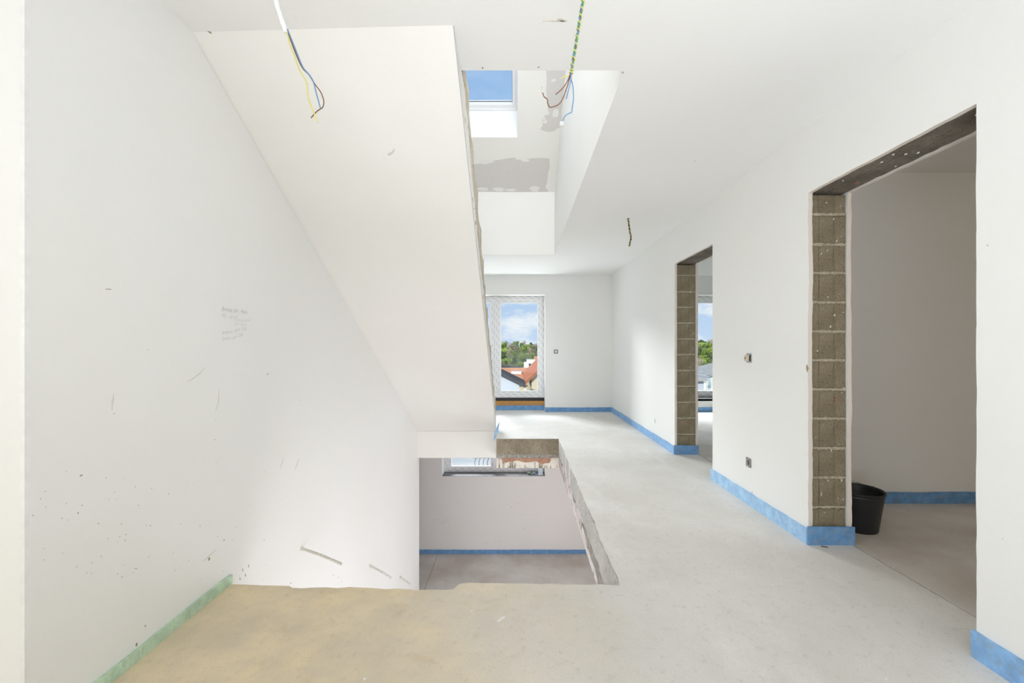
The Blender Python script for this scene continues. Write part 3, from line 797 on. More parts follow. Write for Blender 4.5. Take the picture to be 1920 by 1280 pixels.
cable([c1(538,55,.004), c1(552,93,.004), c1(568,128,.004), c1(580,140,.004), c1(590,157,.004), c1(602,174,.004), c1(607,190,.004), c1(605,201,.004), c1(601,204,.004), c1(594,209,.004), c1(583,221,.004)], .0019, BROWNW, 'brown_wire', c)
cable([c1(539,55,-.004), c1(554,92,-.004), c1(567,124,-.004), c1(577,137,-.004), c1(587,152,-.004), c1(594,178,-.004), c1(601,203,-.004)], .0021, BLUEW, 'blue_wire', c)
cable([c1(538,55,.008), c1(551,92,.008), c1(566,126,.008), c1(579,140,.008), c1(587,153,.0)], .0016, BLACKW, 'black_wire', c)

top2 = c1(1098, -80); top2.z = 2.5
c = thing('ceiling_cable', top2, 'twisted blue and yellow green wires hanging before the stairwell opening', 'cable')
core = spline([top2, c1(1095,-20), c1(1092,5), c1(1088,30), c1(1084,55), c1(1080,80), c1(1076,105), c1(1072,128), c1(1071,138)], 24)
def helix(core, r, turns, ph, i0=0):
    out = []
    n = len(core)
    for i, p in enumerate(core):
        t = i/(n-1); a = ph + turns*2*PI*t
        out.append(p + Vector((math.cos(a)*r, math.sin(a)*r, 0)))
    return out
m = MB().tube(helix(core, .0026, 9, 0), .0028, 7); m.obj('blue_wire', BLUEW, c, True)
m = MB().tube(helix(core, .0026, 9, PI), .0028, 7); m.obj('green_wire', GREENW, c, True)
m = MB().tube(helix(core, .0020, 7, PI/2), .0026, 7); m.obj('brown_wire', BROWNW, c, True)
m = MB().tube(helix(core, .0064, 15, 1), .0018, 6); m.obj('earth_wire', YELLOWW, c, True)
cable([c1(1071,136), c1(1068,141), c1(1061,143), c1(1052,146.5)], .0016, YELLOWW, 'earth_wire', c)
cable([c1(1070,136), c1(1064,152), c1(1057,163), c1(1049,171), c1(1042,177)], .0018, BROWNW, 'brown_wire', c)
cable([c1(1070.5,136,.004), c1(1067,150,.004), c1(1061,170,.004), c1(1054,187,.004), c1(1047,196,.004), c1(1038,200,.004), c1(1031,201,.004), c1(1027,194,.004), c1(1026,186,.004), c1(1020,181,.004), c1(1018,174,.004)], .0018, BROWNW, 'brown_wire', c)
cable([c1(1071,136,-.004), c1(1070,152,-.004), c1(1066,168,-.004), c1(1062,185,-.004)], .0019, BLUEW, 'blue_wire', c)
cable([c1(1071.5,134), c1(1071,148), c1(1074,160), c1(1075,175), c1(1075,188), c1(1073,202), c1(1072,210), c1(1066,213), c1(1059,218), c1(1056,225), c1(1054,230)], .0018, BLUEW, 'blue_wire', c)
a = c1(1017.5,174,.004); MB().tube([a, a+Vector((-.001,0,.008)), a+Vector((-.003,0,.019))], lambda t: .0042-.002*t, 8).obj('connector', CLEARP, c, True, label='small clear wire connector')
a = c1(1053,233); MB().box(a.x-.006, a.x+.006, a.y-.005, a.y+.005, a.z-.006, a.z+.008).box(a.x-.002, a.x+.002, a.y-.0065, a.y-.004, a.z-.004, a.z+.003).obj('connector', CLEARP, c, label='small clear wire connector')

top3 = W(1178, 410, 4.38); top3.z = 2.5
c = thing('ceiling_cable', top3, 'short dark twisted cable end hanging from the ceiling beyond the stairwell', 'cable')
core = spline([top3, W(1179,420,4.38), W(1181,434,4.38), W(1183,445,4.38), W(1181,456,4.38), W(1180,461,4.38)], 16)
MB().tube(helix(core, .005, 6, 0), .0045, 6).obj('black_wire', BLACKW, c, True)
MB().tube(helix(core, .005, 6, PI), .0045, 6).obj('brown_wire', BROWNW, c, True)
MB().tube(helix(core, .0075, 9, 1), .0025, 6).obj('earth_wire', YELLOWW, c, True)
MB().lathe([(.0,-.002),(.012,-.002),(.016,0),(.016,.002)], top3, 12).obj('ceiling_hole', DARKP, c)

# ------------------------------------------------------------------ switch and sockets
p = W(1042.3, 659, YF)
s = thing('light_switch', (p.x, YF, p.z-.036), 'small dark grey light switch with white rocker on the end wall', 'switch')
fr_ = MB(); a, b = .036, .019
for (x0,x1,z0,z1) in ((-a,a,b,a),(-a,a,-a,-b),(-a,-b,-b,b),(b,a,-b,b)): fr_.box(p.x+x0, p.x+x1, YF-.009, YF, p.z+z0, p.z+z1)
fr_.obj('surround', GREYP, s)
MB().box(p.x-b, p.x+b, YF-.007, YF, p.z-b, p.z+b).obj('rocker', WHITEP, s)

def wall_plate(y, z, name, label, cat, kind):
    """bare flush box insert on the right wall (faces -x)"""
    s = thing(name, (XR, y, z-.036), label, cat)
    P = []
    for (cy, cz, a0) in ((.026,.026,0), (-.026,.026,90), (-.026,-.026,180), (.026,-.026,270)):
        for k in range(4):
            a = math.radians(a0+30*k); P.append((y+cy+.010*math.cos(a), z+cz+.010*math.sin(a)))
    MB().prism(P, XR-.003, XR, 'yz').obj('mounting_plate', STEEL if kind == 'switch' else ZINC, s)
    for k in range(4):
        a = PI/4+k*PI/2; yy = y+.034*math.cos(a)*.92; zz = z+.034*math.sin(a)*.92
        MB().prism([(yy+.005*math.cos(t*PI/4), zz+.005*math.sin(t*PI/4)) for t in range(8)], XR-.0036, XR-.0028, 'yz').obj('screw_hole', DARKP, s)
    c8 = lambda r, n=16: [(y+r*math.cos(2*PI*t/n), z+r*math.sin(2*PI*t/n)) for t in range(n)]
    if kind == 'switch':
        MB().prism([(y-.021,z-.022),(y+.021,z-.022),(y+.021,z+.022),(y-.021,z+.022)], XR-.010, XR-.003, 'yz').obj('claw_bracket', DARKP, s)
        MB().prism([(y-.016,z-.019),(y-.012,z-.022),(y+.012,z-.022),(y+.016,z-.019),(y+.016,z+.019),(y+.012,z+.022),(y-.012,z+.022),(y-.016,z+.019)], XR-.030, XR-.008, 'yz').obj('switch_insert', CREAMP, s)
        MB().prism([(y+.007*math.cos(t*PI/5), z+.008*math.sin(t*PI/5)) for t in range(10)], XR-.034, XR-.029, 'yz').obj('toggle', ZINC, s)
    else:
        m = MB(); prof = [(.024,.003),(.026,.006),(.022,.006),(.019,.001)]
        n = 20; V = []; 
        for (r, d) in prof:
            for k in range(n): V.append((XR-d, y+r*math.cos(2*PI*k/n), z+r*math.sin(2*PI*k/n)))
        Fc = [(i*n+k, i*n+(k+1) % n, (i+1)*n+(k+1) % n, (i+1)*n+k) for i in range(len(prof)-1) for k in range(n)]
        m.add(V, Fc).obj('socket_ring', CREAMP, s)
        MB().prism(c8(.022), XR-.0045, XR-.0015, 'yz').obj('socket_well', DARKP, s)
        MB().box(XR-.009, XR-.004, y-.006, y+.006, z-.012, z+.012).obj('contact_block', plain('brown_contact', (.30,.23,.16), .5), s)
        MB().prism(blob2(y+.017, z-.006, .008, .011, 8, rb), XR-.008, XR-.003, 'yz').obj('blue_wire', BLUEW, s)
wall_plate(3.20, 1.098, 'switch_box', 'bare switch insert with cream toggle and no cover on the right wall', 'switch', 'switch')
wall_plate(3.206, .314, 'power_socket', 'bare dark socket insert low on the wall between the two doors', 'socket', 'socket')

# ------------------------------------------------------------------ anchor pins in the left wall
for i, (yb, zb, tip, r, lab) in enumerate(((2.842, -.162, W(641,1057.5,2.842), .0088, 'longest plaster-splashed anchor pin in the left wall, nearest the floor edge'),
                                   (4.16, -.948, W(733.5,1083,4.16), .0095, 'middle plaster-splashed anchor pin in the left wall'),
                                   (5.24, -1.64, W(769,1095,5.24), .0105, 'smallest looking plaster-splashed anchor pin in the left wall, farthest down'))):
    b0 = Vector((XL, yb, zb)); d = (tip-b0)
    t = thing('anchor_pin', b0, lab, 'pin', 'anchor pins in the left wall')
    pts = [b0 - d*.06] + [b0 + d*(k/9) + Vector((0, 0, -.006*math.sin(k/9*PI)*(-1))) for k in range(10)]
    rp = random.Random(i)
    jit = [rp.uniform(.9, 1.14) for _ in range(12)]
    MB().tube(pts, lambda u: r*jit[int(u*10)], 10).obj('rod', PINM, t, True)
    MB().tube([b0+Vector((-.004,0,0)), b0+Vector((.004,0,-.001)), b0+Vector((.012,0,-.004))], lambda u: r*(1.75-.7*u), 10).obj('plaster_collar', PINM, t, True)

# ------------------------------------------------------------------ bucket
bc = Vector((2.222, 2.785, 0))
bk = thing('bucket', bc, 'black plastic builder\'s bucket standing behind the block jamb in the dim room', 'bucket')
prof = [(.001,.012),(.096,.012),(.1005,.0),(.106,.0),(.109,.006),(.138,.222),(.1405,.226),(.1405,.232),(.139,.236),(.1415,.244),(.1475,.246),(.1480,.253),(.1440,.256),(.139,.252),(.135,.236),(.104,.014),(.001,.014)]
MB().lathe(prof, bc, 40).obj('body', BUCKETM, bk, True)
MB().lathe([(.001,.150),(.05,.156),(.09,.150),(.118,.160),(.126,.172)], bc, 28).obj('dried_residue', SLURRY, bk, True, label='dark dried residue inside')
for sgn in (-1, 1):
    a = math.radians(20 if sgn > 0 else 200); q = bc + Vector((math.cos(a)*.150, math.sin(a)*.150, .236))
    MB().tube([q+Vector((0,0,-.02)), q+Vector((math.cos(a)*.006,math.sin(a)*.006,-.005)), q+Vector((0,0,.014))], .011, 8).obj('ear', BUCKETM, bk, True)
ha = math.radians(20); ax = Vector((math.cos(ha), math.sin(ha), 0)); pr = Vector((-math.sin(ha), math.cos(ha), 0)); pts = []
for k in range(25):
    a = PI*k/24; pts.append(bc + Vector((0,0,.238)) + ax*math.cos(a)*.158 + (pr*.97+Vector((0,0,.22)))*math.sin(a)*.162)
MB().tube(pts, .0028, 7).obj('handle', ZINC, bk, True, label='thin wire handle lying along the rim')

# ------------------------------------------------------------------ small things on the floor and sill
def chip(px, sx, sy, ang, name, mat, label, cat, h=.004):
    p = onfloor(*px); rnd = random.Random(int(px[0]))
    m = MB().prism(blob2(0, 0, sx, sy, 9, rnd, ang, .25), .0005, h, 'xy')
    o = m.obj(name, mat); o.location = (p.x, p.y, 0); return tag(o, label, cat)
chip((940,1161), .024, .007, .9, 'plaster_flake', FILLER, 'white plaster flake lying on the sandy floor before the opening', 'debris')
chip((1546,1025.5), .020, .004, -.35, 'wood_sliver', plain('dark_wood', (.12,.09,.06), .8), 'dark wood sliver on the floor by the blue wrapped jamb', 'debris')
m = MB(); rd = random.Random(31)
for k in range(150):
    x = rd.uniform(-1.3, 1.7); y = rd.uniform(.9, 5.2)
    if x < .56 and y > 2.02: continue
    s = rd.uniform(.0015, .0045); q = blob2(x, y, s*rd.uniform(.8,2), s, 6, rd, rd.uniform(0,3), .35)
    m.prism(q, .0003, .0035, 'xy')
o = m.obj('plaster_crumbs', FILLER); tag(o, 'scattered white plaster crumbs on the screed floor', 'debris'); o['kind'] = 'stuff'
# wrapper and clear strip on the lower sill
wv = []; rw_ = random.Random(4)
cx0 = W(1003, 888.5, 7.92); 
m = MB()
nx, ny = 12, 7; V = []; Fc = []
for j in range(ny):
    for i in range(nx):
        u = i/(nx-1); v = j/(ny-1)
        hgt = math.sin(PI*u)**.6*math.sin(PI*v)**.6
        V.append((.20+.21*u+rw_.uniform(-.006,.006), 7.86+.10*v+rw_.uniform(-.006,.006), -1.168+hgt*(.042+rw_.uniform(-.018,.014))))
for j in range(ny-1):
    for i in range(nx-1): a = j*nx+i; Fc.append((a, a+1, a+nx+1, a+nx))
Fc.append(tuple(range(nx))+tuple(nx*(j+1)+nx-1 for j in range(ny-1))+tuple((ny-1)*nx+i for i in range(nx-2,-1,-1))+tuple(nx*j for j in range(ny-2,0,-1)))
wt = thing('plastic_wrapper', (.305, 7.91, -1.1695), 'crumpled dark and pale plastic wrapper on the lower window sill', 'wrapper')
m.add(V, Fc).obj('wrapper_body', plain('wrapper_foil', (.40,.47,.53), .25, .5, .2, .9, .3, 38), wt)
MB().tube([(.19,7.90,-1.150),(.215,7.895,-1.139),(.245,7.895,-1.137),(.265,7.90,-1.15)], lambda u: .017*math.sin(PI*(.15+.7*u)), 9).obj('green_corner', plain('green_foil', (.16,.30,.13), .4), wt, True, label='green corner')
o = MB().prism([(YW-.20,-1.169),(YW-.19,-1.14),(YW-.05,-1.03),(YW-.04,-1.035),(YW-.185,-1.15),(YW-.194,-1.169)], .395, .478, 'yz').obj('plastic_strip', plain('cloudy_plastic', (.66,.74,.80), .2, .5))
center_origin(o); tag(o, 'cloudy plastic strip leaning in the right corner of the lower sill', 'strip')

# ------------------------------------------------------------------ marks on walls, floor and ceiling
rm = random.Random(17)
def wall_px(x, y, X=XL):
    Y = F*X/(x-969); return (Y, CAMZ-(y-652)/F*Y)
def lmark(m, px, rx, ry, ang=0, n=9, jit=.5):
    y, z = wall_px(*px); m.prism(blob2(y, z, rx, ry, n, rm, ang, jit), XL-.001, XL+.0009, 'yz')
def stroke(m, pts, w):
    """thin flat line on the left wall through photograph points"""
    P = [Vector(wall_px(*p)) for p in pts]; P = [Vector(q[:2]) for q in spline([(a.x, a.y, 0) for a in P], 5)]
    up = []; dn = []
    for i, q in enumerate(P):
        d = (P[min(i+1, len(P)-1)]-P[max(i-1, 0)]); d.normalize(); nn = Vector((-d.y, d.x)); ww = w*(.35+.65*math.sin(PI*i/(len(P)-1)))
        up.append(tuple(q+nn*ww)); dn.append(tuple(q-nn*ww))
    m.prism(up+dn[::-1], XL-.001, XL+.0007, 'yz')
m = MB()
for px, rx, ry, an in (((502,701),.012,.0035,.1), ((392,1047),.008,.011,.3), ((256,1208),.006,.009,.4), ((152,891),.005,.004,0), ((272,1173),.004,.006,0), ((203,542),.012,.003,.1),
                       ((455,1068),.004,.015,.3), ((460,1078),.003,.02,.3), ((450,1085),.004,.012,.3), ((466,1062),.003,.02,.2), ((420,1012),.003,.006,0), ((495,1012),.003,.006,0), ((634,1082),.004,.012,.2), ((640,1090),.003,.010,0), ((625,1078),.01,.004,.3),
                       ((563,750),.004,.003,0), ((403,786),.003,.002,0), ((403,824),.004,.003,0), ((545,1093),.005,.01,.4)):
    lmark(m, px, rx*.7, ry*.6, an)
for k in range(90):
    x = rm.uniform(60, 700); y = rm.uniform(860, 1090)
    if y > 1280-(x-205)*.822-30 and x < 430: y = 1280-(x-205)*.822-rm.uniform(30, 300)
    lmark(m, (x, y), rm.uniform(.0006, .0014), rm.uniform(.0008, .0022), 0, 6)
m.obj('splash_marks', SCUFF, lw, kind='stuff')
m = MB()
stroke(m, [(351,716),(364,708),(374,700),(384,689)], .0012); stroke(m, [(404,770),(409,755),(410,742),(411,728)], .001); stroke(m, [(380,1052),(392,1042),(406,1029)], .0012)
stroke(m, [(524,878),(529,868),(532,857)], .0016); stroke(m, [(553,879),(557,870),(560,860)], .003)
m.obj('scratch_marks', SMEAR, lw, kind='stuff')
m = MB()
for px, rx, ry in (((212,748),.004,.02), ((210,760),.003,.02), ((277,656),.006,.004), ((214,775),.01,.003)): lmark(m, px, rx*.5, ry*.7)
m.obj('ochre_smear', STAINM, lw, kind='stuff')
# soffit and ceiling marks
def soffit_px(x, y):
    k = (652-y)/F; t = .5714
    Y = (zr(0)-CAMZ)/(k+t); return Vector(((x-969)/F*Y, Y, 0))
def soffit_mark(m, px, rx, ry, ang):
    p = soffit_px(*px); u = (p.x-XL)/(-.28-XL)
    f = lambda q: zl(q[1])*(1-((q[0]-XL)/(xr_at(q[1])-XL))) + zr(q[1])*((q[0]-XL)/(xr_at(q[1])-XL))
    m.prism(blob2(p.x, p.y, rx, ry, 9, rm, ang, .4), lambda q: f(q)-.0012, lambda q: f(q)+.004, 'xy')
m = MB(); soffit_mark(m, (737,299), .028, .006, -.9); soffit_mark(m, (732,304), .014, .006, -.5); m.obj('plaster_gouge', STAINM, st)
m = MB(); soffit_mark(m, (393,118), .009, .004, .1); m.obj('scuff_mark', SCUFF, st)
m = MB()
def ceil_px(x, y): k = F*(H-CAMZ)/(652-y); return ((x-969)/F*k, k)
for px, rx, ry, an in (((1040,39),.045,.006,.05), ((1052,37),.02,.012,.3)):
    q = ceil_px(*px); m.prism(blob2(q[0], q[1], rx, ry*.6, 16, rm, an, .5), H-.0012, H+.002, 'xy')
m.obj('ochre_stain', STAINM, ceil)
m = MB()
for px in ((1168,136),(1303,302),(905,127),(1010,126)):
    q = ceil_px(*px); m.prism(blob2(q[0], q[1], .004, .005, 7, rm), H-.0012, H+.002, 'xy')
m.obj('nail_holes', SCUFF, ceil, kind='stuff')
# scuffs on the right wall, far lower wall and dim room wall
m = MB()
def rmark(px, rx, ry, ang=0, X=XR):
    Y = F*X/(px[0]-969); z = CAMZ-(px[1]-652)/F*Y; m.prism(blob2(Y, z, rx, ry, 8, rm, ang, .5), X-.0008, X+.001, 'yz')
for px, rx, ry in (((1514,690),.01,.02), ((1410,925),.004,.012), ((1400,945),.003,.008), ((1852,460),.002,.003), ((1368,920),.003,.008), ((1430,955),.003,.01), ((1480,975),.003,.008), ((1228,790),.01,.03), ((1898,1228),.004,.005), ((1880,1010),.001,.002)):
    rmark(px, rx, ry)
m.obj('scuff_marks', SCUFF, rw, kind='stuff')
m = MB()
for k in range(34):
    gx, gy = rm.choice(((830,980),(960,960),(1000,1000),(925,1012),(985,985),(835,970),(955,940)))
    x = gx+rm.gauss(0, 14); y = gy+rm.gauss(0, 6); p = W(x, y, YF-.013)
    m.prism(blob2(p.x, p.z, rm.uniform(.008,.035), rm.uniform(.0015,.003), 7, rm, rm.uniform(-1.2,1.2), .3), YF-.0137, YF-.012, 'xz')
lfw = [o for o in bpy.data.objects if o.name.startswith('wall_far') and o.data.materials[0] is PLB][0]
m.obj('scuff_marks', SMEAR, lfw, kind='stuff')
# pencilled notes on the left wall
lines = [('Bestelle Sinz_ Asrin', 415, 583, .030, 0.02), ('EG     161 m2', 416, 594, .023, 0.0), ('12 cm  Dig Dämm', 438, 602, .021, .04), ('6 cm   Estrich', 439, 610, .021, .05),
         ('Ausgleich  Unten  TOS', 416, 627.5, .024, .17), ('Estrich  unten  200', 417, 639.5, .024, .17)]
nm = MB()
for (txt, x, y, sz, rot) in lines:
    cu = bpy.data.curves.new('note', 'FONT'); cu.body = txt; cu.size = sz; cu.shear = .35; cu.space_character = .86; cu.offset = -.0006
    cu.resolution_u = 2
    to = bpy.data.objects.new('note', cu); COL.objects.link(to)
    dg = bpy.context.evaluated_depsgraph_get(); me = bpy.data.meshes.new_from_object(to.evaluated_get(dg))
    yy, zz = wall_px(x, y)
    ca, sa_ = math.cos(rot), math.sin(rot)
    nm.add([(XL+.0007, yy+v.co.x*ca-v.co.y*sa_, zz+v.co.x*sa_+v.co.y*ca+.003*math.sin(v.co.x*60)) for v in me.vertices], [tuple(p.vertices) for p in me.polygons])
    bpy.data.objects.remove(to); bpy.data.curves.remove(cu); bpy.data.meshes.remove(me)
no = new_obj('pencil_note', mesh_from(nm.v, nm.f, False, 'note'), PENCIL, lw); no['label'] = 'six lines of faint pencilled handwriting'

# ================================================================== outdoors
def gmat(name, stops, scale, bump=.3):
    m, nt, b = nodes(name); co = ncoord(nt)
    nt.links.new(nramp(nt, nnoise(nt, co, scale, 6, .65), stops), b.inputs['Base Color']); setp(b, .9, .1)
    return m
GRASS = gmat('meadow', [(.3, (.10,.15,.04)), (.5, (.20,.24,.08)), (.7, (.30,.27,.15))], .08)
PAVE = plain('pale_paving', (.62,.60,.57), .9, .1, 0, .15, 0, 1.2)
def terrain(y):
    pts = [(8.3,-3.0),(20,-3.6),(60,-7),(150,-12),(230,-11.5),(290,-5.5),(350,-1.2),(460,1.5),(700,2.5)]
    for (a, za), (b, zb) in zip(pts, pts[1:]):
        if a <= y <= b: t = (y-a)/(b-a); return za+(zb-za)*t
    return pts[-1][1] if y > 460 else pts[0][1]
def terr(x, y): return terrain(y) + (min(1, max(0, (y-100)/200)))*(2.0*mnoise.noise(Vector((x*.02, y*.012, .3))) + .012*max(0, x))
V = []; Fc = []; xs = [-160+10*i for i in range(49)]; yy_ = [8.4,12,20,30,45,60,80,110,150,180,210,230,250,270,290,310,330,350,380,420,460,560,700]
for y in yy_:
    for x in xs: V.append((x*(.25+.75*min(1,y/150)), y, terr(x*(.25+.75*min(1,y/150)), y)))
n = len(xs)
for j in range(len(yy_)-1):
    for i in range(n-1): Fc.append((j*n+i, j*n+i+1, (j+1)*n+i+1, (j+1)*n+i))
struct(new_obj('ground', mesh_from(V, Fc, True, 'ground'), GRASS), 'green valley and hillside beyond the windows')

# trees on the hillside
def leafmat(name, a, b):
    m, nt, bs = nodes(name); oi = nt.nodes.new('ShaderNodeObjectInfo'); co = ncoord(nt)
    c = nmix(nt, nramp(nt, nnoise(nt, co, 1.1, 4, .7), [(.3, 0.), (.7, 1.)]), a, b)
    hs = nt.nodes.new('ShaderNodeHueSaturation'); nt.links.new(c, hs.inputs['Color'])
    nt.links.new(nmath(nt, 'ADD', nmath(nt, 'MULTIPLY', oi.outputs['Random'], .7), .65), hs.inputs['Value'])
    nt.links.new(hs.outputs[0], bs.inputs['Base Color']); setp(bs, .8, .15); return m
LEAFS = [leafmat('spring_leaves', (.24,.36,.07), (.48,.56,.18)), leafmat('dark_leaves', (.09,.15,.06), (.20,.26,.12)), leafmat('bare_twigs', (.36,.30,.21), (.54,.48,.36))]
BARK = plain('bark', (.16,.13,.10), .9, .1, 0, .4)
def crown_mesh(seed, kind):
    rnd = random.Random(seed); V = []; Fc = []
    nb = 9 if kind < 2 else 11; blobs = []
    for _ in range(nb): blobs.append((Vector((rnd.gauss(0,1.0), rnd.gauss(0,1.0), rnd.uniform(2.0, 6.2))), rnd.uniform(.8, 1.7)))
    per = 70 if kind < 2 else 40
    for (c, r) in blobs:
        for _ in range(per):
            d = Vector((rnd.gauss(0,1), rnd.gauss(0,1), rnd.gauss(0,1))).normalized(); p = c + d*r*rnd.uniform(.55, 1.05)
            a = Vector((rnd.gauss(0,1), rnd.gauss(0,1), rnd.gauss(0,1))).normalized(); s = rnd.uniform(.20,.42) if kind < 2 else rnd.uniform(.05,.09)
            t = a.cross(d); 
            if t.length < .05: continue
            t.normalize(); l = s if kind < 2 else s*11
            b = len(V); V += [p-t*s, p+a*l, p+t*s, p-a*l*.6]; Fc.append((b, b+1, b+2, b+3))
    me = bpy.data.meshes.new('crown'); me.from_pydata([tuple(v) for v in V], [], Fc); me.update(); return me
def trunk_mesh(seed):
    rnd = random.Random(seed); m = MB().tube([(0,0,-.4),(.05,.0,1.2),(rnd.uniform(-.2,.2),.1,2.8),(rnd.uniform(-.3,.3),0,4.6)], lambda t: .22*(1-.75*t), 7)
    for k in range(4):
        a = rnd.uniform(0,6.28); m.tube([(0,0,1.8+.4*k),(math.cos(a)*.7,math.sin(a)*.7,2.9+.4*k),(math.cos(a)*1.2,math.sin(a)*1.2,3.9+.4*k)], lambda t: .09*(1-.7*t), 5)
    return mesh_from(m.v, m.f, False, 'trunk')
protos = []
for kind in range(3):
    for v in range(3):
        cm = crown_mesh(kind*10+v, kind); cm.materials.append(LEAFS[kind]); tm = trunk_mesh(kind*10+v); tm.materials.append(BARK); protos.append((kind, cm, tm))
TL = ['bright green spring tree in the wooded hillside beyond the windows', 'dark evergreen tree standing in the wooded hillside', 'bare brownish tree of thin twigs on the wooded hillside']
TG = ['spring green trees on the hillside', 'dark trees on the hillside', 'bare trees on the hillside']
rt = random.Random(77)
def put_tree(x, y, s, kind):
    k, cm, tm = rt.choice([p for p in protos if p[0] == kind])
    where = ('on the skyline' if y > 310 else 'low on the slope near the houses' if y < 240 else 'half way up the slope') + (' seen through the second door' if x > y*.2 else ' seen through the balcony window')
    lab = ('bright spring green tree ', 'dark evergreen tree ', 'bare brown twiggy tree ')[kind] + where
    t = thing('tree', (x, y, terr(x, y)-.2), lab, 'tree', lab.replace('tree ', 'trees '))
    t.scale = (s*rt.uniform(.9,1.2), s*rt.uniform(.9,1.2), s*rt.uniform(.85,1.15)); t.rotation_euler.z = rt.uniform(0, 6.28)
    for nme, me in (('crown', cm), ('trunk', tm)):
        o = bpy.data.objects.new(nme, me); COL.objects.link(o); o.parent = t
for row, (y, s, num) in enumerate(((205,.75,16), (228,.85,18), (250,.9,22), (275,.95,24), (298,1.0,26), (320,1.05,26), (345,1.05,26), (375,1.1,24))):
    for (a, b, share) in ((-42*y/300, 36*y/300, .60), (112*y/300, 152*y/300, .40)):
        cnt = int(num*share)
        for i in range(cnt):
            x = a+(b-a)*(i+rt.uniform(.1,.9))/cnt
            q = rt.random(); kind = (0 if q < .58 else (1 if q < .76 else 2)) if row < 6 else (2 if q < .5 else (1 if q < .75 else 0))
            put_tree(x, y+rt.uniform(-9,9), s*rt.uniform(.85,1.25), kind)

# houses
def tiles(name, a, b, along='y', sp=.35, depth=.3):
    m, nt, bs = nodes(name); co = ncoord(nt)
    c = nmix(nt, nramp(nt, nnoise(nt, co, 2.5, 5, .7), [(.3,0.),(.7,1.)]), a, b); nt.links.new(c, bs.inputs['Base Color']); setp(bs, .8, .2); return m
ORANGE = tiles('orange_tiles', (.56,.25,.14), (.70,.40,.26)); SLATE = tiles('dark_slate', (.055,.06,.07), (.10,.105,.115)); ORANGER = tiles('red_tiles', (.46,.17,.10), (.60,.28,.18)); GREYT = tiles('pale_grey_tiles', (.34,.34,.35), (.46,.46,.47))
CREAMR = plain('cream_render', (.72,.62,.46), .9, .1, 0, .06); PALER = plain('pale_blue_render', (.54,.58,.65), .9, .1, 0, .04); WHITER = plain('white_render', (.85,.85,.86), .9, .1, 0, .03)
WIND = plain('dark_glazing', (.05,.06,.08), .15, .6)
def gable_house(name, label, xe0, xe1, y0, y1, ze, slope, zb, wall, roofm, over=.35, ribs=True, ridge_dir='y', th=.14, fw=None):
    """gable facing the camera (ridge along y) or long side facing (ridge along x)"""
    h = thing(name, ((xe0+xe1)/2, (y0+y1)/2, zb), label, 'house')
    if ridge_dir == 'y':
        xm = (xe0+xe1)/2; zr_ = ze+slope*(xm-xe0)
        MB().prism([(xe0+over,zb),(xe1-over,zb),(xe1-over,ze+slope*over-.02),(xm,zr_-.02),(xe0+over,ze+slope*over-.02)], y0+over*.6, y1-over*.6, 'xz').obj('walls', wall, h)
        for sgn, (xa, xb) in ((0,(xe0,xm)), (1,(xe1,xm))):
            P = [(xa,ze),(xb,zr_),(xb,zr_+th),(xa,ze+th)]
            rp = MB().prism(P, y0, y1, 'xz').obj('roof', roofm, h)
            if ribs:
                m = MB(); L2 = math.hypot(xb-xa, zr_-ze); nrib = int((y1-y0)/.34)
                for k in range(nrib+1):
                    yy = y0+(y1-y0)*k/nrib; m.prism([(xa,ze+th),(xb,zr_+th),(xb,zr_+th+.045),(xa,ze+th+.045)], yy-.04, yy+.04, 'xz')
                m.obj('tile_ribs', roofm, rp, kind='stuff')
        MB().prism([(xm-.15,zr_+th-.03),(xm+.15,zr_+th-.03),(xm+.09,zr_+th+.09),(xm-.09,zr_+th+.09)], y0, y1, 'xz').obj('ridge', roofm, h)
    else:
        ym = (y0+y1)/2; zr_ = ze+slope*(ym-y0)
        MB().prism([(y0+over,zb),(y1-over,zb),(y1-over,ze+slope*over-.02),(ym,zr_-.02),(y0+over,ze+slope*over-.02)], xe0+over*.6, xe1-over*.6, 'yz').obj('walls', wall, h)
        for (ya, yb) in ((y0,ym),(y1,ym)):
            rp = MB().prism([(ya,ze),(yb,zr_),(yb,zr_+th),(ya,ze+th)], xe0, xe1, 'yz').obj('roof', roofm, h)
            if ribs:
                m = MB(); nr = max(3, int(abs(yb-ya)/.36))
                for k in range(nr):
                    t = k/nr; yy = ya+(yb-ya)*t; zz = ze+(zr_-ze)*t+th; dy = (yb-ya)*.16/abs(yb-ya)
                    m.prism([(yy,zz),(yy+dy,zz+slope*.16),(yy+dy,zz+slope*.16+.02),(yy,zz+.05)], xe0, xe1, 'yz')
                m.obj('tile_courses', roofm, rp, kind='stuff')
        MB().prism([(ym-.15,zr_+th-.03),(ym+.15,zr_+th-.03),(ym+.09,zr_+th+.09),(ym-.09,zr_+th+.09)], xe0, xe1, 'yz').obj('ridge', roofm, h)
    return h
def hpart(h, name, mat, *b):
    return MB().box(*b).obj(name, mat, h)
zt = lambda y: terr(0, y)-.4
hA = gable_house('house', 'pale house with dark ribbed gable roof just outside the balcony window', -7.6, .42, 20.0, 22.6, -.72, .49, zt(20), PALER, SLATE, .30)
MB().tube([(.40,20.05,-.70),(.40,20.05,-.95),(.22,20.3,-1.2),(.20,20.3,-4)], .05, 8).obj('downpipe', WHITEP, hA)
hB = gable_house('house', 'cream house with orange tiled gable roof to the right of the dark roof', .50, 7.3, 26.0, 36.0, -1.10, .98, zt(28), CREAMR, ORANGER, .4)
hpart(hB, 'solar_panel', GREYT, .95, 1.9, 29.0, 30.2, -.62+.2, .35) if False else None
hpart(hB, 'window', WIND, 1.28, 2.2, 26.20, 26.26, -2.6, -1.45)
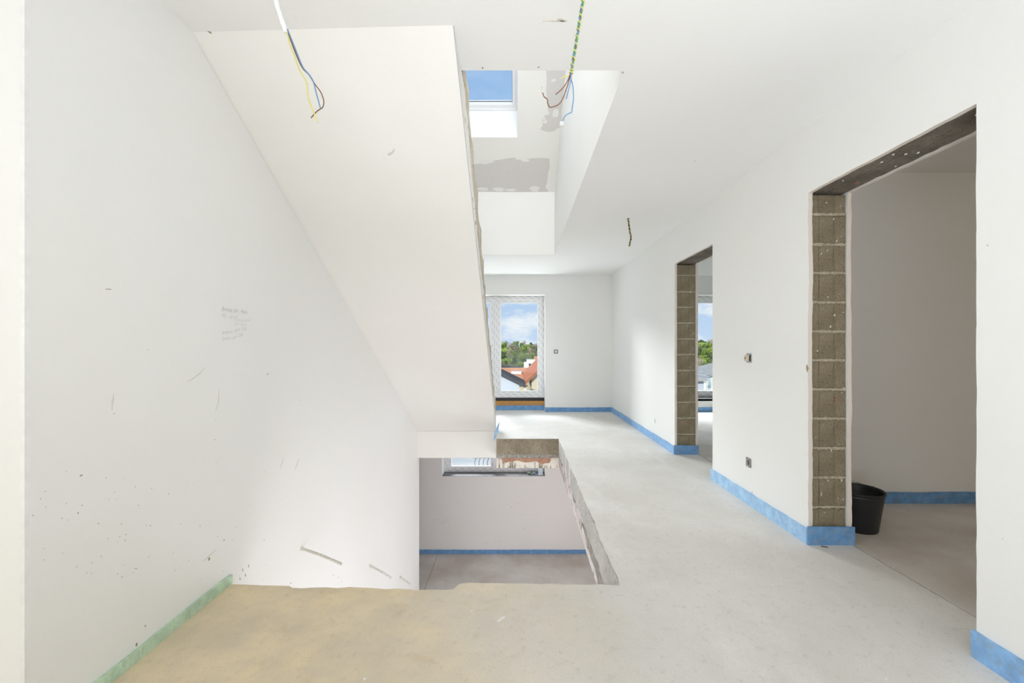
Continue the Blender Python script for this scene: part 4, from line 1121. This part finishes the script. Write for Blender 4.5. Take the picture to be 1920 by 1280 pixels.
hC = gable_house('house', 'long house with orange tiled roof behind the two nearer houses', -3.6, 6.5, 46.0, 60.0, -2.85, .19, zt(50), CREAMR, ORANGE, .4, True, 'x')
hpart(hC, 'roof_light', WHITER, -.65, .55, 50.2, 51.4, -1.95, -1.62)
hpart(hC, 'chimney', SLATE, -1.05, -.4, 47.0, 47.8, -2.6, -1.75)
hD = gable_house('house', 'pale grey house with grey tiled roof seen through the second door', 5.0, 9.95, 22.0, 27.0, -.55, .37, zt(22), PALER, GREYT, .3, True, 'x')
MB().tube([(9.8,22.2,-.6),(9.8,22.2,-4)], .06, 8).obj('downpipe', WHITEP, hD)
hE = gable_house('house', 'white gabled house right of the grey tiled house', 12.6, 20.5, 30.0, 35.0, -1.1, .25, zt(30), WHITER, GREYT, .3)
hW = thing('house', (6.5, 150, zt(150)), 'white flat-fronted house at the foot of the wooded hillside', 'house')
MB().box(3.6, 10, 150, 158, zt(150), -3.0).box(2.6, 3.6, 150.5, 156, zt(150), -3.9).obj('walls', WHITER, hW)
hpart(hW, 'roof', ORANGE, 6.4, 10.5, 149.6, 158.4, -3.0, -1.9)
for k in range(4): hpart(hW, 'window', WIND, 4.2+1.5*k, 5.0+1.5*k, 149.94, 150.02, -5.2, -4.3)
for k in range(3): hpart(hW, 'window', WIND, 4.2+1.5*k, 5.0+1.5*k, 149.94, 150.02, -6.9, -6.0)
hH = thing('house', (-6, 95, zt(95)), 'low dark roofed building far behind the orange roofs', 'house')
MB().box(-12, 1.2, 95, 101, zt(95), -4.0).obj('walls', CREAMR, hH); MB().prism([(94.4,-4.0),(98,-3.0),(101.6,-4.0)], -12.4, 1.4, 'yz').obj('roof', SLATE, hH)
# terrace with balusters below the lower window
te = thing('garden_terrace', (-1.0, 15, terr(-1, 15)), 'pale paved terrace with small railing seen through the lower window', 'terrace')
MB().box(-4.5, 1.6, 10.5, 19.6, terr(0,19)-.6, -2.88).obj('paving', PAVE, te)
ra = MB().box(-1.45, -.5, 14.2, 14.25, -2.50, -2.46).obj('rail', GREYP, te)
for k in range(7):
    x = -1.40+.14*k; MB().tube([(x+.05,14.22,-2.47),(x+.0,14.22,-2.62),(x,14.22,-2.88)], .014, 6).obj('baluster', GREYP, te)
# small wire garden stand outside the second window
gs = thing('wire_plant_stand', (8.35, 18.6, zt(18.6)), 'small teal wire plant stand outside the second window', 'plant stand')
TEAL = plain('teal_metal', (.36,.48,.50), .5)
for k in range(3):
    pts = [W(1326+k*2.2, 744, 18.6+.05*k)] + [W(1327.5+k*2.2+1.6*math.sin(a), 723-4.5*math.cos(a), 18.6+.05*k) for a in [x*.7 for x in range(0, 8)]]
    pts[0].z = zt(18.6)
    MB().tube(spline(pts, 4), .010, 6).obj('wire_leg' if k else 'wire_loop', TEAL, gs, True)
